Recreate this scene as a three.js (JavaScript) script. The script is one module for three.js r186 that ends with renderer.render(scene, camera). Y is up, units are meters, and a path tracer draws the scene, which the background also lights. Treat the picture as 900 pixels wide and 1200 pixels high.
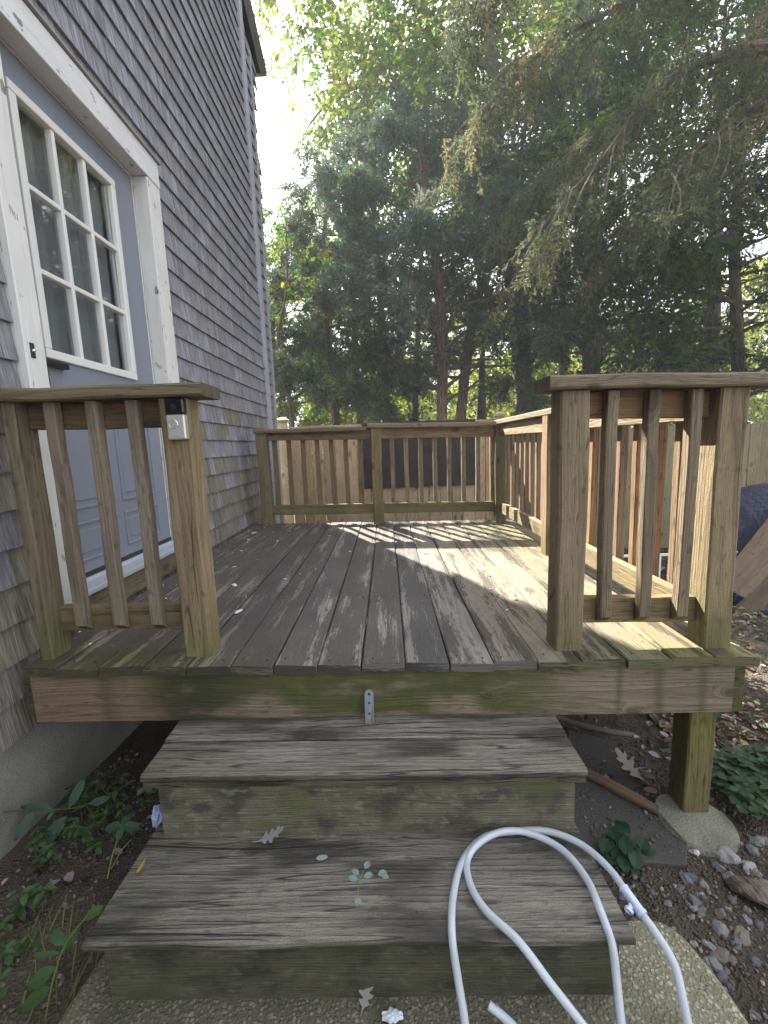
import * as THREE from 'three';
import { mergeGeometries } from 'three/addons/utils/BufferGeometryUtils.js';
import { RoundedBoxGeometry } from 'three/addons/geometries/RoundedBoxGeometry.js';

// ---------------------------------------------------------------- camera, sky, sun, exposure
const scene = new THREE.Scene();
const camera = new THREE.PerspectiveCamera(98.38, 0.75, 0.05, 400);
camera.position.set(1.211, 0.684, 1.314);
camera.rotation.set(-0.1508, 0.011, -0.0376, 'YXZ');
scene.add(camera);

const SUN = new THREE.Vector3(-0.53, 0.92, -1).normalize();   // towards the sun
const SUN_STRENGTH = 5, EXPOSURE = 5.3;
{
  const W = 512, H = 256, data = new Float32Array(W * H * 4);
  for (let r = 0; r < H; r++) for (let c = 0; c < W; c++) {
    const up = ((r + 0.5) / H - 0.5) * Math.PI, a = ((c + 0.5) / W - 0.5) * 2 * Math.PI;
    const x = Math.cos(a) * Math.cos(up), y = Math.sin(up), z = Math.sin(a) * Math.cos(up);
    const h = Math.max(0, y), cs = x * SUN.x + y * SUN.y + z * SUN.z;
    const glow = 0.55 * Math.exp((cs - 1) * 3.0) + 0.9 * Math.exp((cs - 1) * 22);
    const t = Math.pow(h, 0.55);
    const base = [0.82 * (1 - t) + 0.37 * t, 0.84 * (1 - t) + 0.42 * t, 0.86 * (1 - t) + 0.54 * t];
    const g = y < 0 ? Math.max(0.25, 1 + y * 3) : 1;
    const i = (r * W + c) * 4;
    data[i] = (base[0] * 0.62 + glow) * g; data[i + 1] = (base[1] * 0.62 + glow * 0.97) * g; data[i + 2] = (base[2] * 0.62 + glow * 0.9) * g; data[i + 3] = 1;
  }
  const sky = new THREE.DataTexture(data, W, H, THREE.RGBAFormat, THREE.FloatType);
  sky.mapping = THREE.EquirectangularReflectionMapping; sky.magFilter = THREE.LinearFilter; sky.needsUpdate = true;
  scene.background = sky; scene.environment = sky;
}
const sun = new THREE.DirectionalLight(new THREE.Color(1, 0.93, 0.8), SUN_STRENGTH);
sun.name = 'sun'; sun.position.copy(SUN).multiplyScalar(40).add(new THREE.Vector3(1.5, 0, -1.5));
sun.target.position.set(1.5, 0, -1.5); sun.castShadow = true;
Object.assign(sun.shadow.camera, { left: -16, right: 16, top: 16, bottom: -16, near: 1, far: 90 });
sun.shadow.mapSize.set(4096, 4096);
scene.add(sun, sun.target);
const renderer = new THREE.WebGLRenderer({ antialias: true });
renderer.toneMapping = THREE.LinearToneMapping; renderer.toneMappingExposure = EXPOSURE; renderer.shadowMap.enabled = true;
scene.fog = new THREE.FogExp2(new THREE.Color(0.9, 0.95, 1), 0.0048);

// ---------------------------------------------------------------- random numbers and noise
function rng(seed) { let s = seed >>> 0; return () => { s = (s + 0x6d2b79f5) | 0; let t = Math.imul(s ^ (s >>> 15), 1 | s); t = (t + Math.imul(t ^ (t >>> 7), 61 | t)) ^ t; return ((t ^ (t >>> 14)) >>> 0) / 4294967296; }; }
const TABLE = new Uint8Array(512), GX = new Float32Array(256), GY = new Float32Array(256);
{ const r = rng(77), p = [...Array(256).keys()]; for (let i = 255; i > 0; i--) { const j = Math.floor(r() * (i + 1)); [p[i], p[j]] = [p[j], p[i]]; } for (let i = 0; i < 512; i++) TABLE[i] = p[i & 255]; for (let i = 0; i < 256; i++) { const a = r() * Math.PI * 2; GX[i] = Math.cos(a); GY[i] = Math.sin(a); } }
const mod = (a, n) => ((a % n) + n) % n;
function n2(x, y, px = 256, py = 256, seed = 0) {          // periodic gradient noise, about -1..1
  const ix = Math.floor(x), iy = Math.floor(y), fx = x - ix, fy = y - iy;
  const x0 = mod(ix, px) & 255, x1 = mod(ix + 1, px) & 255, y0 = mod(iy, py) & 255, y1 = mod(iy + 1, py) & 255;
  const u = fx * fx * fx * (fx * (fx * 6 - 15) + 10), v = fy * fy * fy * (fy * (fy * 6 - 15) + 10);
  const h = (a, b) => TABLE[TABLE[(a + seed * 37) & 255] + b];
  const a = h(x0, y0), b = h(x1, y0), c = h(x0, y1), d = h(x1, y1);
  const A = GX[a] * fx + GY[a] * fy, B = GX[b] * (fx - 1) + GY[b] * fy, C = GX[c] * fx + GY[c] * (fy - 1), D = GX[d] * (fx - 1) + GY[d] * (fy - 1);
  const q = A + (B - A) * u;
  return 1.5 * (q + (C + (D - C) * u - q) * v);
}
function fbm(x, y, px, py, seed, oct = 4) { let s = 0, a = 0.55; for (let o = 0; o < oct; o++) { s += a * n2(x, y, px, py, seed + o); x *= 2; y *= 2; px *= 2; py *= 2; a *= 0.5; } return s; }
const clamp01 = (x) => (x < 0 ? 0 : x > 1 ? 1 : x);
const smooth = (a, b, x) => { const t = clamp01((x - a) / (b - a)); return t * t * (3 - 2 * t); };
const lerp = (a, b, t) => a + (b - a) * t;
const mix3 = (a, b, t) => [lerp(a[0], b[0], t), lerp(a[1], b[1], t), lerp(a[2], b[2], t)];
const srgb = (l) => Math.round(255 * (l <= 0.0031308 ? 12.92 * l : 1.055 * Math.pow(Math.min(1, l), 1 / 2.4) - 0.055));

// ---------------------------------------------------------------- textures: fn(u, v) -> [r, g, b, height]
function makeTex(w, h, fn, W = 1, L = 1) {
  const c = new Uint8Array(w * h * 4), b = new Uint8Array(w * h);
  for (let y = 0; y < h; y++) for (let x = 0; x < w; x++) {
    const o = fn((x + 0.5) / w, (y + 0.5) / h), i = (y * w + x) * 4;
    c[i] = srgb(clamp01(o[0])); c[i + 1] = srgb(clamp01(o[1])); c[i + 2] = srgb(clamp01(o[2])); c[i + 3] = 255;
    b[y * w + x] = Math.round(255 * clamp01(o[3]));
  }
  const wrap = (t) => { t.wrapS = t.wrapT = THREE.RepeatWrapping; t.magFilter = THREE.LinearFilter; t.minFilter = THREE.LinearMipmapLinearFilter; t.generateMipmaps = true; t.repeat.set(1 / W, 1 / L); t.needsUpdate = true; return t; };
  const map = wrap(new THREE.DataTexture(c, w, h)); map.colorSpace = THREE.SRGBColorSpace;
  return { map, bump: wrap(new THREE.DataTexture(b, w, h, THREE.RedFormat)) };
}
// sawn wood: u runs across the board (W metres), v along it (L metres)
function woodFn(o) {
  const { W, L, seed = 1, early, late, rings = 40, contour = 1.6, fibre = 0.3, crackN = 14, crack = 0.5, knots = 4, knotR = 0.02, streakAmt = 0.35, streaks = null, lines = 0.3 } = o;
  const r = rng(seed * 991 + 5), ks = [];
  for (let i = 0; i < knots; i++) ks.push([r() * W, r() * L, knotR * (0.6 + r() * 0.8)]);
  const R = Math.round(rings * W), P = (f, s) => Math.max(1, Math.round(f * s));
  const wx = P(7, W), wy = P(0.9, L), fx = P(260, W), fy = P(28, L), gx = P(120, W), gy = P(9, L), sx = P(34, W), sy = P(2.4, L), ex = P(420, W), ey = P(160, L), dx = P(60, W), dy = P(22, L), bx = P(7, W), by = P(3, L), cx = P(crackN, W), cy = P(0.8, L), lx = P(75, W), ly = P(3.6, L);
  return (u, v, ctx) => {
    let F = u * R + contour * n2(u * wx, v * wy, wx, wy, seed) * 2 + 0.5 * n2(u * wx * 3, v * wy * 3, wx * 3, wy * 3, seed + 3), dark = 0;
    for (const [ku, kv, kr] of ks) {
      let du = Math.abs(u * W - ku), dv = Math.abs(v * L - kv); du = Math.min(du, W - du); dv = Math.min(dv, L - dv);
      const d = Math.hypot(du, dv * 0.55) / kr; if (d > 5) continue;
      F += 2.6 * Math.exp(-d * d * 0.35); dark = Math.max(dark, smooth(1.15, 0.75, d) * 0.75, 0.35 * Math.exp(-(d - 1) * (d - 1) * 9));
    }
    const f = F - Math.floor(F), ring = f < 0.78 ? f / 0.78 : (1 - f) / 0.22;
    const fib = 0.6 * n2(u * fx, v * fy, fx, fy, seed + 7) + 0.5 * n2(u * gx, v * gy, gx, gy, seed + 8);
    const st = n2(u * sx, v * sy, sx, sy, seed + 9), bl = fbm(u * bx, v * by, bx, by, seed + 11, 3);
    const ck = Math.abs(n2(u * cx + 0.35 * n2(u * wx, v * wy * 2, wx, wy * 2, seed + 4), v * cy, cx, cy, seed + 13)), cm = smooth(0.05, 0.45, n2(u * cx, v * cy * 2, cx, cy * 2, seed + 15));
    const cr = clamp01(crack * smooth(o.crackW ?? 0.035, 0.0, ck) * cm + lines * smooth(0.13, 0.0, Math.abs(n2(u * lx, v * ly, lx, ly, seed + 17))) * smooth(-0.25, 0.35, n2(u * sx, v * sy * 2, sx, sy * 2, seed + 19)));
    let c = mix3(early, late, clamp01(ring * (o.ringAmt ?? 0.6) + (o.fibAmt ?? 0.5) * fib + streakAmt * st));
    if (streaks) c = mix3(c, streaks, smooth(0.1, 0.7, st * 0.7 + fib * 0.45 + bl * 0.35));
    const spk = n2(u * ex, v * ey, ex, ey, seed + 21), spot = smooth(0.42, 0.75, n2(u * dx, v * dy, dx, dy, seed + 23));
    const k = (1 + fibre * fib + 0.16 * spk) * (1 - 0.35 * spot) * (1 + 0.22 * bl) * (1 - 0.75 * dark) * (1 - 0.85 * cr);
    if (ctx) { ctx.fib = fib; ctx.st = st; ctx.bl = bl; ctx.ring = ring; ctx.cr = cr; }
    return [c[0] * k, c[1] * k, c[2] * k, clamp01(0.55 + 0.18 * (0.5 - ring) + 0.22 * fib + 0.1 * spk + 0.12 * st - 0.5 * cr - 0.15 * dark)];
  };
}
const ptFn = woodFn({ W: 0.5, L: 2, seed: 3, early: [0.25, 0.208, 0.158], late: [0.125, 0.102, 0.076], rings: 44, contour: 1.7, fibAmt: 0.5, fibre: 0.36, crack: 0.8, knots: 7, knotR: 0.013, streakAmt: 0.4 });
const T = {};
T.lumber = makeTex(512, 1024, ptFn, 0.5, 2);
T.lumber2 = makeTex(512, 1024, woodFn({ W: 0.5, L: 2, seed: 5, early: [0.255, 0.212, 0.16], late: [0.15, 0.122, 0.09], rings: 90, contour: 0.9, ringAmt: 0.5, fibAmt: 0.6, fibre: 0.4, crack: 0.9, knots: 3, knotR: 0.012, streakAmt: 0.5, lines: 0.5 }), 0.5, 2);
T.lumber3 = makeTex(512, 1024, woodFn({ W: 0.5, L: 2, seed: 6, early: [0.28, 0.222, 0.155], late: [0.13, 0.1, 0.068], rings: 30, contour: 2.4, fibAmt: 0.55, fibre: 0.35, crack: 0.9, knots: 9, knotR: 0.015, streakAmt: 0.4, lines: 0.4 }), 0.5, 2);
{ // deck boards: dark worn paint over grey-tan wood
  const W = 0.6, L = 2.6, base = woodFn({ W, L, seed: 9, early: [0.26, 0.23, 0.2], late: [0.15, 0.13, 0.112], rings: 60, contour: 2, fibre: 0.3, crack: 0.8, knots: 5, knotR: 0.016 });
  const ctx = {}, px = Math.round(W * 10), py = Math.round(L * 1.7);
  const deckTex = (bias) => makeTex(640, 1408, (u, v) => {
    const c = base(u, v, ctx), big = fbm(u * px, v * py, px, py, 31, 3);
    const worn = smooth(0.12, 0.42, big * 0.85 + ctx.st * 0.32 + ctx.fib * 0.34 + bias), pk = 0.85 + 0.3 * ctx.bl + 0.2 * ctx.fib;
    const p = [0.08 * pk, 0.069 * pk, 0.061 * pk];
    const o = mix3(p, c, worn * 0.85); return [o[0], o[1], o[2], clamp01(0.62 - worn * 0.25 * (1 - c[3]) + 0.08 * ctx.fib - 0.4 * ctx.cr)];
  }, W, L);
  T.deck = deckTex(0.0); T.deckBare = deckTex(0.42);
}
{ // weathered step treads
  const W = 0.5, L = 1.5, base = woodFn({ W, L, seed: 14, early: [0.235, 0.217, 0.183], late: [0.05, 0.045, 0.037], rings: 60, contour: 0.9, ringAmt: 0.45, fibAmt: 0.7, fibre: 0.65, crackN: 12, crack: 1.1, crackW: 0.07, lines: 0.85, knots: 3, knotR: 0.014, streakAmt: 0.45 });
  const ctx = {}, qx = 5, qy = 4;
  T.tread = makeTex(896, 1792, (u, v) => {
    const c = base(u, v, ctx), b = fbm(u * qx, v * qy, qx, qy, 41, 4), dirt = smooth(-0.05, 0.42, b + 0.25 * ctx.st), pale = smooth(0.15, 0.7, ctx.st * 0.7 + ctx.fib * 0.5 - b * 0.5);
    let o = mix3([c[0], c[1], c[2]], [0.31, 0.305, 0.285], pale * 0.7);
    o = mix3(o, [0.036, 0.034, 0.026], dirt * 0.8);
    return [o[0], o[1], o[2], c[3]];
  }, W, L);
}
{ // damp, mossy riser boards
  const W = 0.25, L = 1.3, base = woodFn({ W, L, seed: 21, early: [0.2, 0.18, 0.13], late: [0.12, 0.11, 0.075], rings: 50, contour: 2.2, fibre: 0.3, crack: 0.4, knots: 2, knotR: 0.012 });
  const ctx = {};
  T.riser = makeTex(384, 1152, (u, v) => {
    const c = base(u, v, ctx), b = fbm(u * 3, v * 12, 3, 12, 51, 4), w = fbm(u * 10, v * 40, 10, 40, 53, 3), m = fbm(u * 2, v * 6, 2, 6, 55, 3);
    let o = mix3([c[0], c[1], c[2]], [0.07, 0.065, 0.055], smooth(-0.1, 0.5, b));
    o = mix3(o, [0.30, 0.29, 0.25], smooth(0.12, 0.5, w + ctx.fib * 0.3) * 0.55 * smooth(0.5, 0.0, m));
    o = mix3(o, [0.13, 0.145, 0.045], smooth(0.05, 0.5, m) * 0.7);
    return [o[0], o[1], o[2], c[3]];
  }, W, L);
}
{ // rim joist with green algae and drip marks
  const W = 0.24, L = 2.4, base = woodFn({ W, L, seed: 26, early: [0.25, 0.2, 0.14], late: [0.125, 0.098, 0.066], rings: 46, contour: 2.4, fibre: 0.24, crack: 0.5, knots: 4, knotR: 0.012 });
  T.rim = makeTex(256, 1792, (u, v) => {   // v = x along the deck, u = height from the bottom
    const c = base(u, v), x = v * L, up = u * W / 0.17, m = fbm(u * 3, v * 14, 3, 14, 61, 4), d = fbm(u * 1.2 + 3, v * 30, 64, 30, 63, 3);
    const band = smooth(0.25, 0.6, x) * smooth(1.95, 1.5, x);
    let o = [c[0], c[1], c[2]];
    if (x < 0.5) o = mix3(o, [o[0] * 0.95, o[1] * 0.75, o[2] * 0.68], 0.7);
    o = mix3(o, [0.07, 0.08, 0.018], clamp01(band * smooth(-0.5, 0.1, m + (up - 0.5) * 0.9)) * 0.9);
    o = mix3(o, [0.16, 0.165, 0.035], band * smooth(0.1, 0.5, m * 0.9 + (up - 0.6) * 0.5) * 0.6);
    o = mix3(o, [0.035, 0.036, 0.018], smooth(0.35, 0.5, x) * smooth(0.8, 0.58, x) * smooth(-0.4, 0.2, m + 0.2) * 0.85);
    for (const [sx, sw] of [[2.06, 0.018], [2.2, 0.016], [1.93, 0.012], [0.28, 0.03]]) o = mix3(o, [0.07, 0.068, 0.035], 0.6 * Math.exp(-(((x - sx + d * 0.01) / sw) ** 2)));
    o = mix3(o, [0.06, 0.07, 0.03], smooth(0.86, 1.0, up + d * 0.1) * 0.6);
    return [o[0], o[1], o[2], c[3]];
  }, W, L);
}
{ // cedar shingles, silvered
  T.shingle = makeTex(768, 512, (u, v) => {
    const s = n2(u * 60, v * 3, 60, 3, 71), f = n2(u * 190, v * 8, 190, 8, 73), b = fbm(u * 9, v * 4, 9, 4, 75, 3), w = smooth(0.15, 0.7, n2(u * 26, v * 2, 26, 2, 77) + 0.4 * f);
    let o = mix3([0.135, 0.127, 0.125], [0.27, 0.265, 0.268], clamp01(0.5 + 0.6 * s + 0.3 * f));
    o = mix3(o, [0.37, 0.37, 0.39], w * 0.5);
    const k = 1 + 0.3 * b + 0.12 * f;
    return [o[0] * k, o[1] * k, o[2] * k, clamp01(0.5 + 0.25 * s + 0.25 * f)];
  }, 0.75, 0.5);
}
{ // fence pickets
  T.picket = makeTex(512, 1024, woodFn({ W: 0.6, L: 2, seed: 33, early: [0.40, 0.33, 0.23], late: [0.25, 0.195, 0.125], rings: 36, contour: 2, fibre: 0.2, crack: 0.35, knots: 16, knotR: 0.012 }), 0.6, 2);
}
{ // white painted trim, peeling
  const W = 0.3, L = 1.2, base = woodFn({ W, L, seed: 37, early: [0.33, 0.31, 0.28], late: [0.2, 0.18, 0.16], rings: 40 });
  T.trim = makeTex(256, 1024, (u, v) => {
    const c = base(u, v), b = fbm(u * 5, v * 14, 5, 14, 81, 4), s = n2(u * 40, v * 5, 40, 5, 83), chip = smooth(0.42, 0.5, b + 0.25 * s), g = 1 + 0.1 * fbm(u * 3, v * 6, 3, 6, 85, 3) - 0.1 * smooth(0.2, 0.6, s);
    const o = mix3([0.62 * g, 0.61 * g, 0.60 * g], c, chip); return [o[0], o[1], o[2], 0.7 - 0.4 * chip + 0.08 * s];
  }, W, L);
}
T.concrete = makeTex(512, 512, (u, v) => {
  const b = fbm(u * 4, v * 4, 4, 4, 91, 5), f = n2(u * 120, v * 120, 120, 120, 93), s = fbm(u * 9, v * 3, 9, 3, 95, 4), g = 0.27 * (1 + 0.35 * b + 0.15 * f), m = smooth(0.1, 0.6, s);
  const o = mix3([g, g * 0.97, g * 0.86], [0.1, 0.1, 0.06], m * 0.5); return [o[0], o[1], o[2], clamp01(0.5 + 0.3 * b + 0.2 * f)];
}, 0.9, 0.9);
T.aggregate = makeTex(768, 768, (u, v) => {
  // exposed pebbles: nearest of jittered points
  const N = 64, x = u * N, y = v * N, ix = Math.floor(x), iy = Math.floor(y); let best = 9, id = 0;
  for (let a = -1; a < 2; a++) for (let b = -1; b < 2; b++) { const h = TABLE[TABLE[mod(ix + a, N)] + mod(iy + b, N)], d = Math.hypot(x - ix - a - GX[h] * 0.35 - 0.5, y - iy - b - GY[h] * 0.35 - 0.5) * (0.8 + TABLE[h] / 400); if (d < best) { best = d; id = h; } }
  const st = smooth(0.52, 0.3, best) * (TABLE[id + 9] > 60 ? 1 : 0), t = TABLE[id + 3] / 255, b = fbm(u * 4, v * 4, 4, 4, 97, 4), f = n2(u * 160, v * 160, 160, 160, 98);
  let o = [0.2, 0.185, 0.13]; o = mix3(o, mix3([0.2, 0.18, 0.12], [0.5, 0.47, 0.38], t), st * 0.75);
  o = mix3(o, [0.1, 0.1, 0.05], smooth(0.0, 0.6, b) * 0.6); const k = 1 + 0.2 * f; return [o[0] * k, o[1] * k, o[2] * k, clamp01(0.35 + 0.4 * st + 0.15 * f)];
}, 0.6, 0.6);
T.soil = makeTex(1024, 1024, (u, v) => {
  const b = fbm(u * 6, v * 6, 6, 6, 101, 5), f = fbm(u * 50, v * 50, 50, 50, 103, 3), g = n2(u * 200, v * 200, 200, 200, 105), t = smooth(0.3, 0.55, f);
  let o = mix3([0.05, 0.038, 0.025], [0.1, 0.079, 0.056], clamp01(0.5 + b + 0.3 * g)); o = mix3(o, [0.15, 0.125, 0.1], t * 0.5);
  return [o[0], o[1], o[2], clamp01(0.5 + 0.35 * f + 0.2 * g + 0.2 * b)];
}, 1.3, 1.3);
T.bark = makeTex(256, 512, (u, v) => {
  const s = n2(u * 14 + 0.8 * n2(u * 4, v * 6, 4, 6, 111), v * 5, 14, 5, 113), f = n2(u * 60, v * 14, 60, 14, 115), k = clamp01(0.5 + 0.7 * s + 0.25 * f);
  const o = mix3([0.06, 0.045, 0.037], [0.25, 0.185, 0.15], k); return [o[0], o[1], o[2], k];
}, 0.5, 1);
T.quilt = makeTex(256, 256, (u, v) => {
  const z = Math.abs(mod(u * 8 + 0.5 * Math.abs(mod(v * 8, 1) - 0.5) * 2, 1) - 0.5) * 2, k = smooth(0, 0.35, z), f = n2(u * 90, v * 90, 90, 90, 121);
  return [0.012 + 0.008 * k + 0.003 * f, 0.015 + 0.009 * k, 0.042 + 0.02 * k, clamp01(k * 0.8 + 0.1 * f)];
}, 0.35, 0.35);

// ---------------------------------------------------------------- materials
const std = (tex, bumpScale, o = {}) => new THREE.MeshStandardMaterial({ map: tex?.map, bumpMap: tex?.bump, bumpScale, roughness: 0.86, vertexColors: true, ...o });
const M = {
  lumber: std(T.lumber, 0.004, { color: new THREE.Color().setRGB(0.9, 0.88, 0.86) }), lumber2: std(T.lumber2, 0.004, { color: new THREE.Color().setRGB(0.9, 0.88, 0.86) }), lumber3: std(T.lumber3, 0.004, { color: new THREE.Color().setRGB(0.9, 0.88, 0.86) }), deckBare: std(T.deckBare, 0.005), deck: std(T.deck, 0.005, { roughness: 0.8 }), tread: std(T.tread, 0.008, { roughness: 0.85, color: new THREE.Color().setRGB(0.92, 0.89, 0.85) }), riser: std(T.riser, 0.005, { color: new THREE.Color().setRGB(0.75, 0.75, 0.7) }), rim: std(T.rim, 0.005, { color: new THREE.Color().setRGB(0.84, 0.84, 0.8) }), picket: std(T.picket, 0.004), trim: std(T.trim, 0.002, { roughness: 0.6 }),
  concrete: std(T.concrete, 0.006, { roughness: 0.95 }), aggregate: std(T.aggregate, 0.005, { roughness: 0.9 }), soil: std(T.soil, 0.02, { roughness: 0.95 }), bark: std(T.bark, 0.025, { roughness: 0.95 }), quilt: std(T.quilt, 0.012, { roughness: 0.7 }),
};
const lumRng = rng(99), lum = () => { const k = lumRng(); return k < 0.38 ? M.lumber : k < 0.72 ? M.lumber2 : M.lumber3; };
const plain = (r, g, b, o = {}) => new THREE.MeshStandardMaterial({ color: new THREE.Color().setRGB(r, g, b), roughness: 0.7, ...o });

// ---------------------------------------------------------------- builders
const names = new Map();
function numbered(n) { const k = names.get(n) ?? 0; names.set(n, k + 1); return k ? `${n}_${String(k).padStart(3, '0')}` : n; }
function tag(o, label, category, group) { o.userData.label = label; o.userData.category = category; if (group) o.userData.group = group; return o; }
function thing(name, at, label, category, group) { const g = new THREE.Group(); g.name = numbered(name); g.position.set(...at); scene.add(g); tag(g, label, category, group); return g; }
function worldOf(o) { const v = new THREE.Vector3(); for (let p = o; p && p !== scene; p = p.parent) v.add(p.position); return v; }
function put(name, geo, mat, parent) {                     // geometry is in world metres; moved into the parent's own axes
  const m = new THREE.Mesh(geo, mat); m.name = name; m.castShadow = m.receiveShadow = true;
  const w = worldOf(parent); geo.translate(-w.x, -w.y, -w.z); parent.add(m); return m;
}
function part(name, parent) { const g = new THREE.Group(); g.name = name; parent.add(g); return g; }
function single(name, geo, mat, at, label, category, group) {  // a thing that is one mesh
  const m = new THREE.Mesh(geo, mat); m.name = numbered(name); geo.translate(-at[0], -at[1], -at[2]); m.position.set(...at); m.castShadow = m.receiveShadow = true; scene.add(m); if (label) tag(m, label, category, group); return m;
}
const TILT = -0.018;                                       // the old deck leans down a little towards the yard
const lean = (geo) => { const p = geo.attributes.position; for (let i = 0; i < p.count; i++) p.setY(i, p.getY(i) + TILT * (p.getX(i) - 1.2)); p.needsUpdate = true; return geo; };

const boardRng = rng(4242);
// a sawn board: runs along ax from a0 to a1; b and c are its cross ranges (x: y,z; y: x,z; z: x,y)
function board(o) {
  const { ax, a0, a1, b0, b1, c0, c1, n = 6, ch = 0.003, wob = 0.0015, tint = null, tone = 0.12, level = false, cutLo = 0, rag = 0, uv0 = null } = o;
  const r = boardRng, uo = uv0 ? uv0[0] : r() * 3, vo = uv0 ? uv0[1] : r() * 5, k = 1 + (r() - 0.5) * 2 * tone, warm = (r() - 0.5) * 0.08 * (tone / 0.12);
  const ring = [[b0 + ch, c0], [b1 - ch, c0], [b1, c0 + ch], [b1, c1 - ch], [b1 - ch, c1], [b0 + ch, c1], [b0, c1 - ch], [b0, c0 + ch]];
  const bc = (b0 + b1) / 2, cc = (c0 + c1) / 2, ph = [r() * 9, r() * 9, r() * 9];
  const pos = [], uv = [], col = [], idx = [];
  const P = (a, b, c) => (ax === 'x' ? [a, b, c] : ax === 'y' ? [b, a, c] : [b, c, a]);
  const along = (t, b, c) => { let a = a0 + (a1 - a0) * t; if (cutLo) a += cutLo * (c - c0) * (1 - t); if (rag && t === 1) a += rag * n2(b * 9 + ph[0] * 7, 0.5); if (rag && t === 0) a += rag * n2(b * 9 + ph[1] * 7, 0.5); return a; };
  const bend = (t) => [wob * (Math.sin(t * 5 + ph[0]) + 0.5 * Math.sin(t * 13 + ph[1])), wob * (Math.sin(t * 4 + ph[2]) + 0.5 * Math.sin(t * 11 + ph[0]))];
  const vert = (t, q, u) => {
    const w = bend(t), b = q[0] + w[0], c = q[1] + w[1], a = along(t, b, c), p = P(a, b, c); pos.push(...p); uv.push(u + uo, a + vo);
    const s = tint ? tint(p[0], p[1], p[2]) : [1, 1, 1]; col.push(s[0] * k * (1 + warm), s[1] * k, s[2] * k * (1 - warm));
  };
  let per = 0;
  const tri = (i, j, l, out) => { const e = (m) => new THREE.Vector3(pos[m * 3], pos[m * 3 + 1], pos[m * 3 + 2]), A = e(i), nrm = e(j).sub(A).cross(e(l).sub(A)); if (nrm.dot(out) >= 0) idx.push(i, j, l); else idx.push(i, l, j); };
  for (let s = 0; s < 8; s++) {
    const q = ring[s], p = ring[(s + 1) % 8], len = Math.hypot(p[0] - q[0], p[1] - q[1]), base = pos.length / 3;
    for (let i = 0; i <= n; i++) { vert(i / n, q, per); vert(i / n, p, per + len); }
    per += len;
    const m = [(q[0] + p[0]) / 2 - bc, (q[1] + p[1]) / 2 - cc], hb = (b1 - b0) / 2, hc = (c1 - c0) / 2, out = new THREE.Vector3(...P(0, s % 2 ? Math.sign(m[0]) : Math.abs(m[0]) / hb > 0.9 ? Math.sign(m[0]) : 0, s % 2 ? Math.sign(m[1]) : Math.abs(m[1]) / hc > 0.9 ? Math.sign(m[1]) : 0));
    for (let i = 0; i < n; i++) { const a = base + i * 2; tri(a, a + 1, a + 2, out); tri(a + 1, a + 3, a + 2, out); }
  }
  for (const t of [0, 1]) {
    const base = pos.length / 3, out = new THREE.Vector3(...P(t ? 1 : -1, 0, 0));
    for (const q of ring) { vert(t, q, 0); const j = uv.length; uv[j - 2] = (q[1] - c0) * 1.5 + uo; uv[j - 1] = (q[0] - b0) * 1.5 + vo; for (let e = 1; e <= 3; e++) col[col.length - e] *= 0.6; }
    for (let i = 1; i < 7; i++) tri(base, base + i, base + i + 1, out);
  }
  const g = new THREE.BufferGeometry();
  g.setAttribute('position', new THREE.Float32BufferAttribute(pos, 3)); g.setAttribute('uv', new THREE.Float32BufferAttribute(uv, 2)); g.setAttribute('color', new THREE.Float32BufferAttribute(col, 3)); g.setIndex(idx); g.computeVertexNormals();
  return level ? g : lean(g);
}
// any geometry gets uv in metres by its dominant normal and white vertex colour, so that all materials fit it
function dress(g, tint = null) {
  if (g.index) g = g.toNonIndexed(); const p = g.attributes.position, q = g.attributes.normal, uv = new Float32Array(p.count * 2), col = new Float32Array(p.count * 3);
  for (let i = 0; i < p.count; i++) {
    const ax = Math.abs(q.getX(i)), ay = Math.abs(q.getY(i)), az = Math.abs(q.getZ(i)), x = p.getX(i), y = p.getY(i), z = p.getZ(i);
    if (ax >= ay && ax >= az) { uv[i * 2] = z; uv[i * 2 + 1] = y; } else if (ay >= az) { uv[i * 2] = x; uv[i * 2 + 1] = z; } else { uv[i * 2] = x; uv[i * 2 + 1] = y; }
    const t = tint ? tint(x, y, z) : [1, 1, 1]; col.set(t, i * 3);
  }
  g.setAttribute('uv', new THREE.BufferAttribute(uv, 2)); g.setAttribute('color', new THREE.BufferAttribute(col, 3)); return g;
}
function box(x0, x1, y0, y1, z0, z1, r = 0.003, tint = null) { const g = r > 0 ? new RoundedBoxGeometry(x1 - x0, y1 - y0, z1 - z0, 2, r) : new THREE.BoxGeometry(x1 - x0, y1 - y0, z1 - z0); g.translate((x0 + x1) / 2, (y0 + y1) / 2, (z0 + z1) / 2); return dress(g, tint); }
const join = (list) => mergeGeometries(list.map((g) => (g.index ? g.toNonIndexed() : g)));
const V = (x, y, z) => new THREE.Vector3(x, y, z);
function tube(points, radius, seg = 40, rad = 8, closed = false, tint = null) { return dressTube(new THREE.TubeGeometry(new THREE.CatmullRomCurve3(points, closed), seg, radius, rad, closed), tint); }
function dressTube(g, tint) { const n = g.attributes.position.count, c = new Float32Array(n * 3).fill(1); if (tint) for (let i = 0; i < n; i++) c.set(tint, i * 3); g.setAttribute('color', new THREE.BufferAttribute(c, 3)); return g; }
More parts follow.
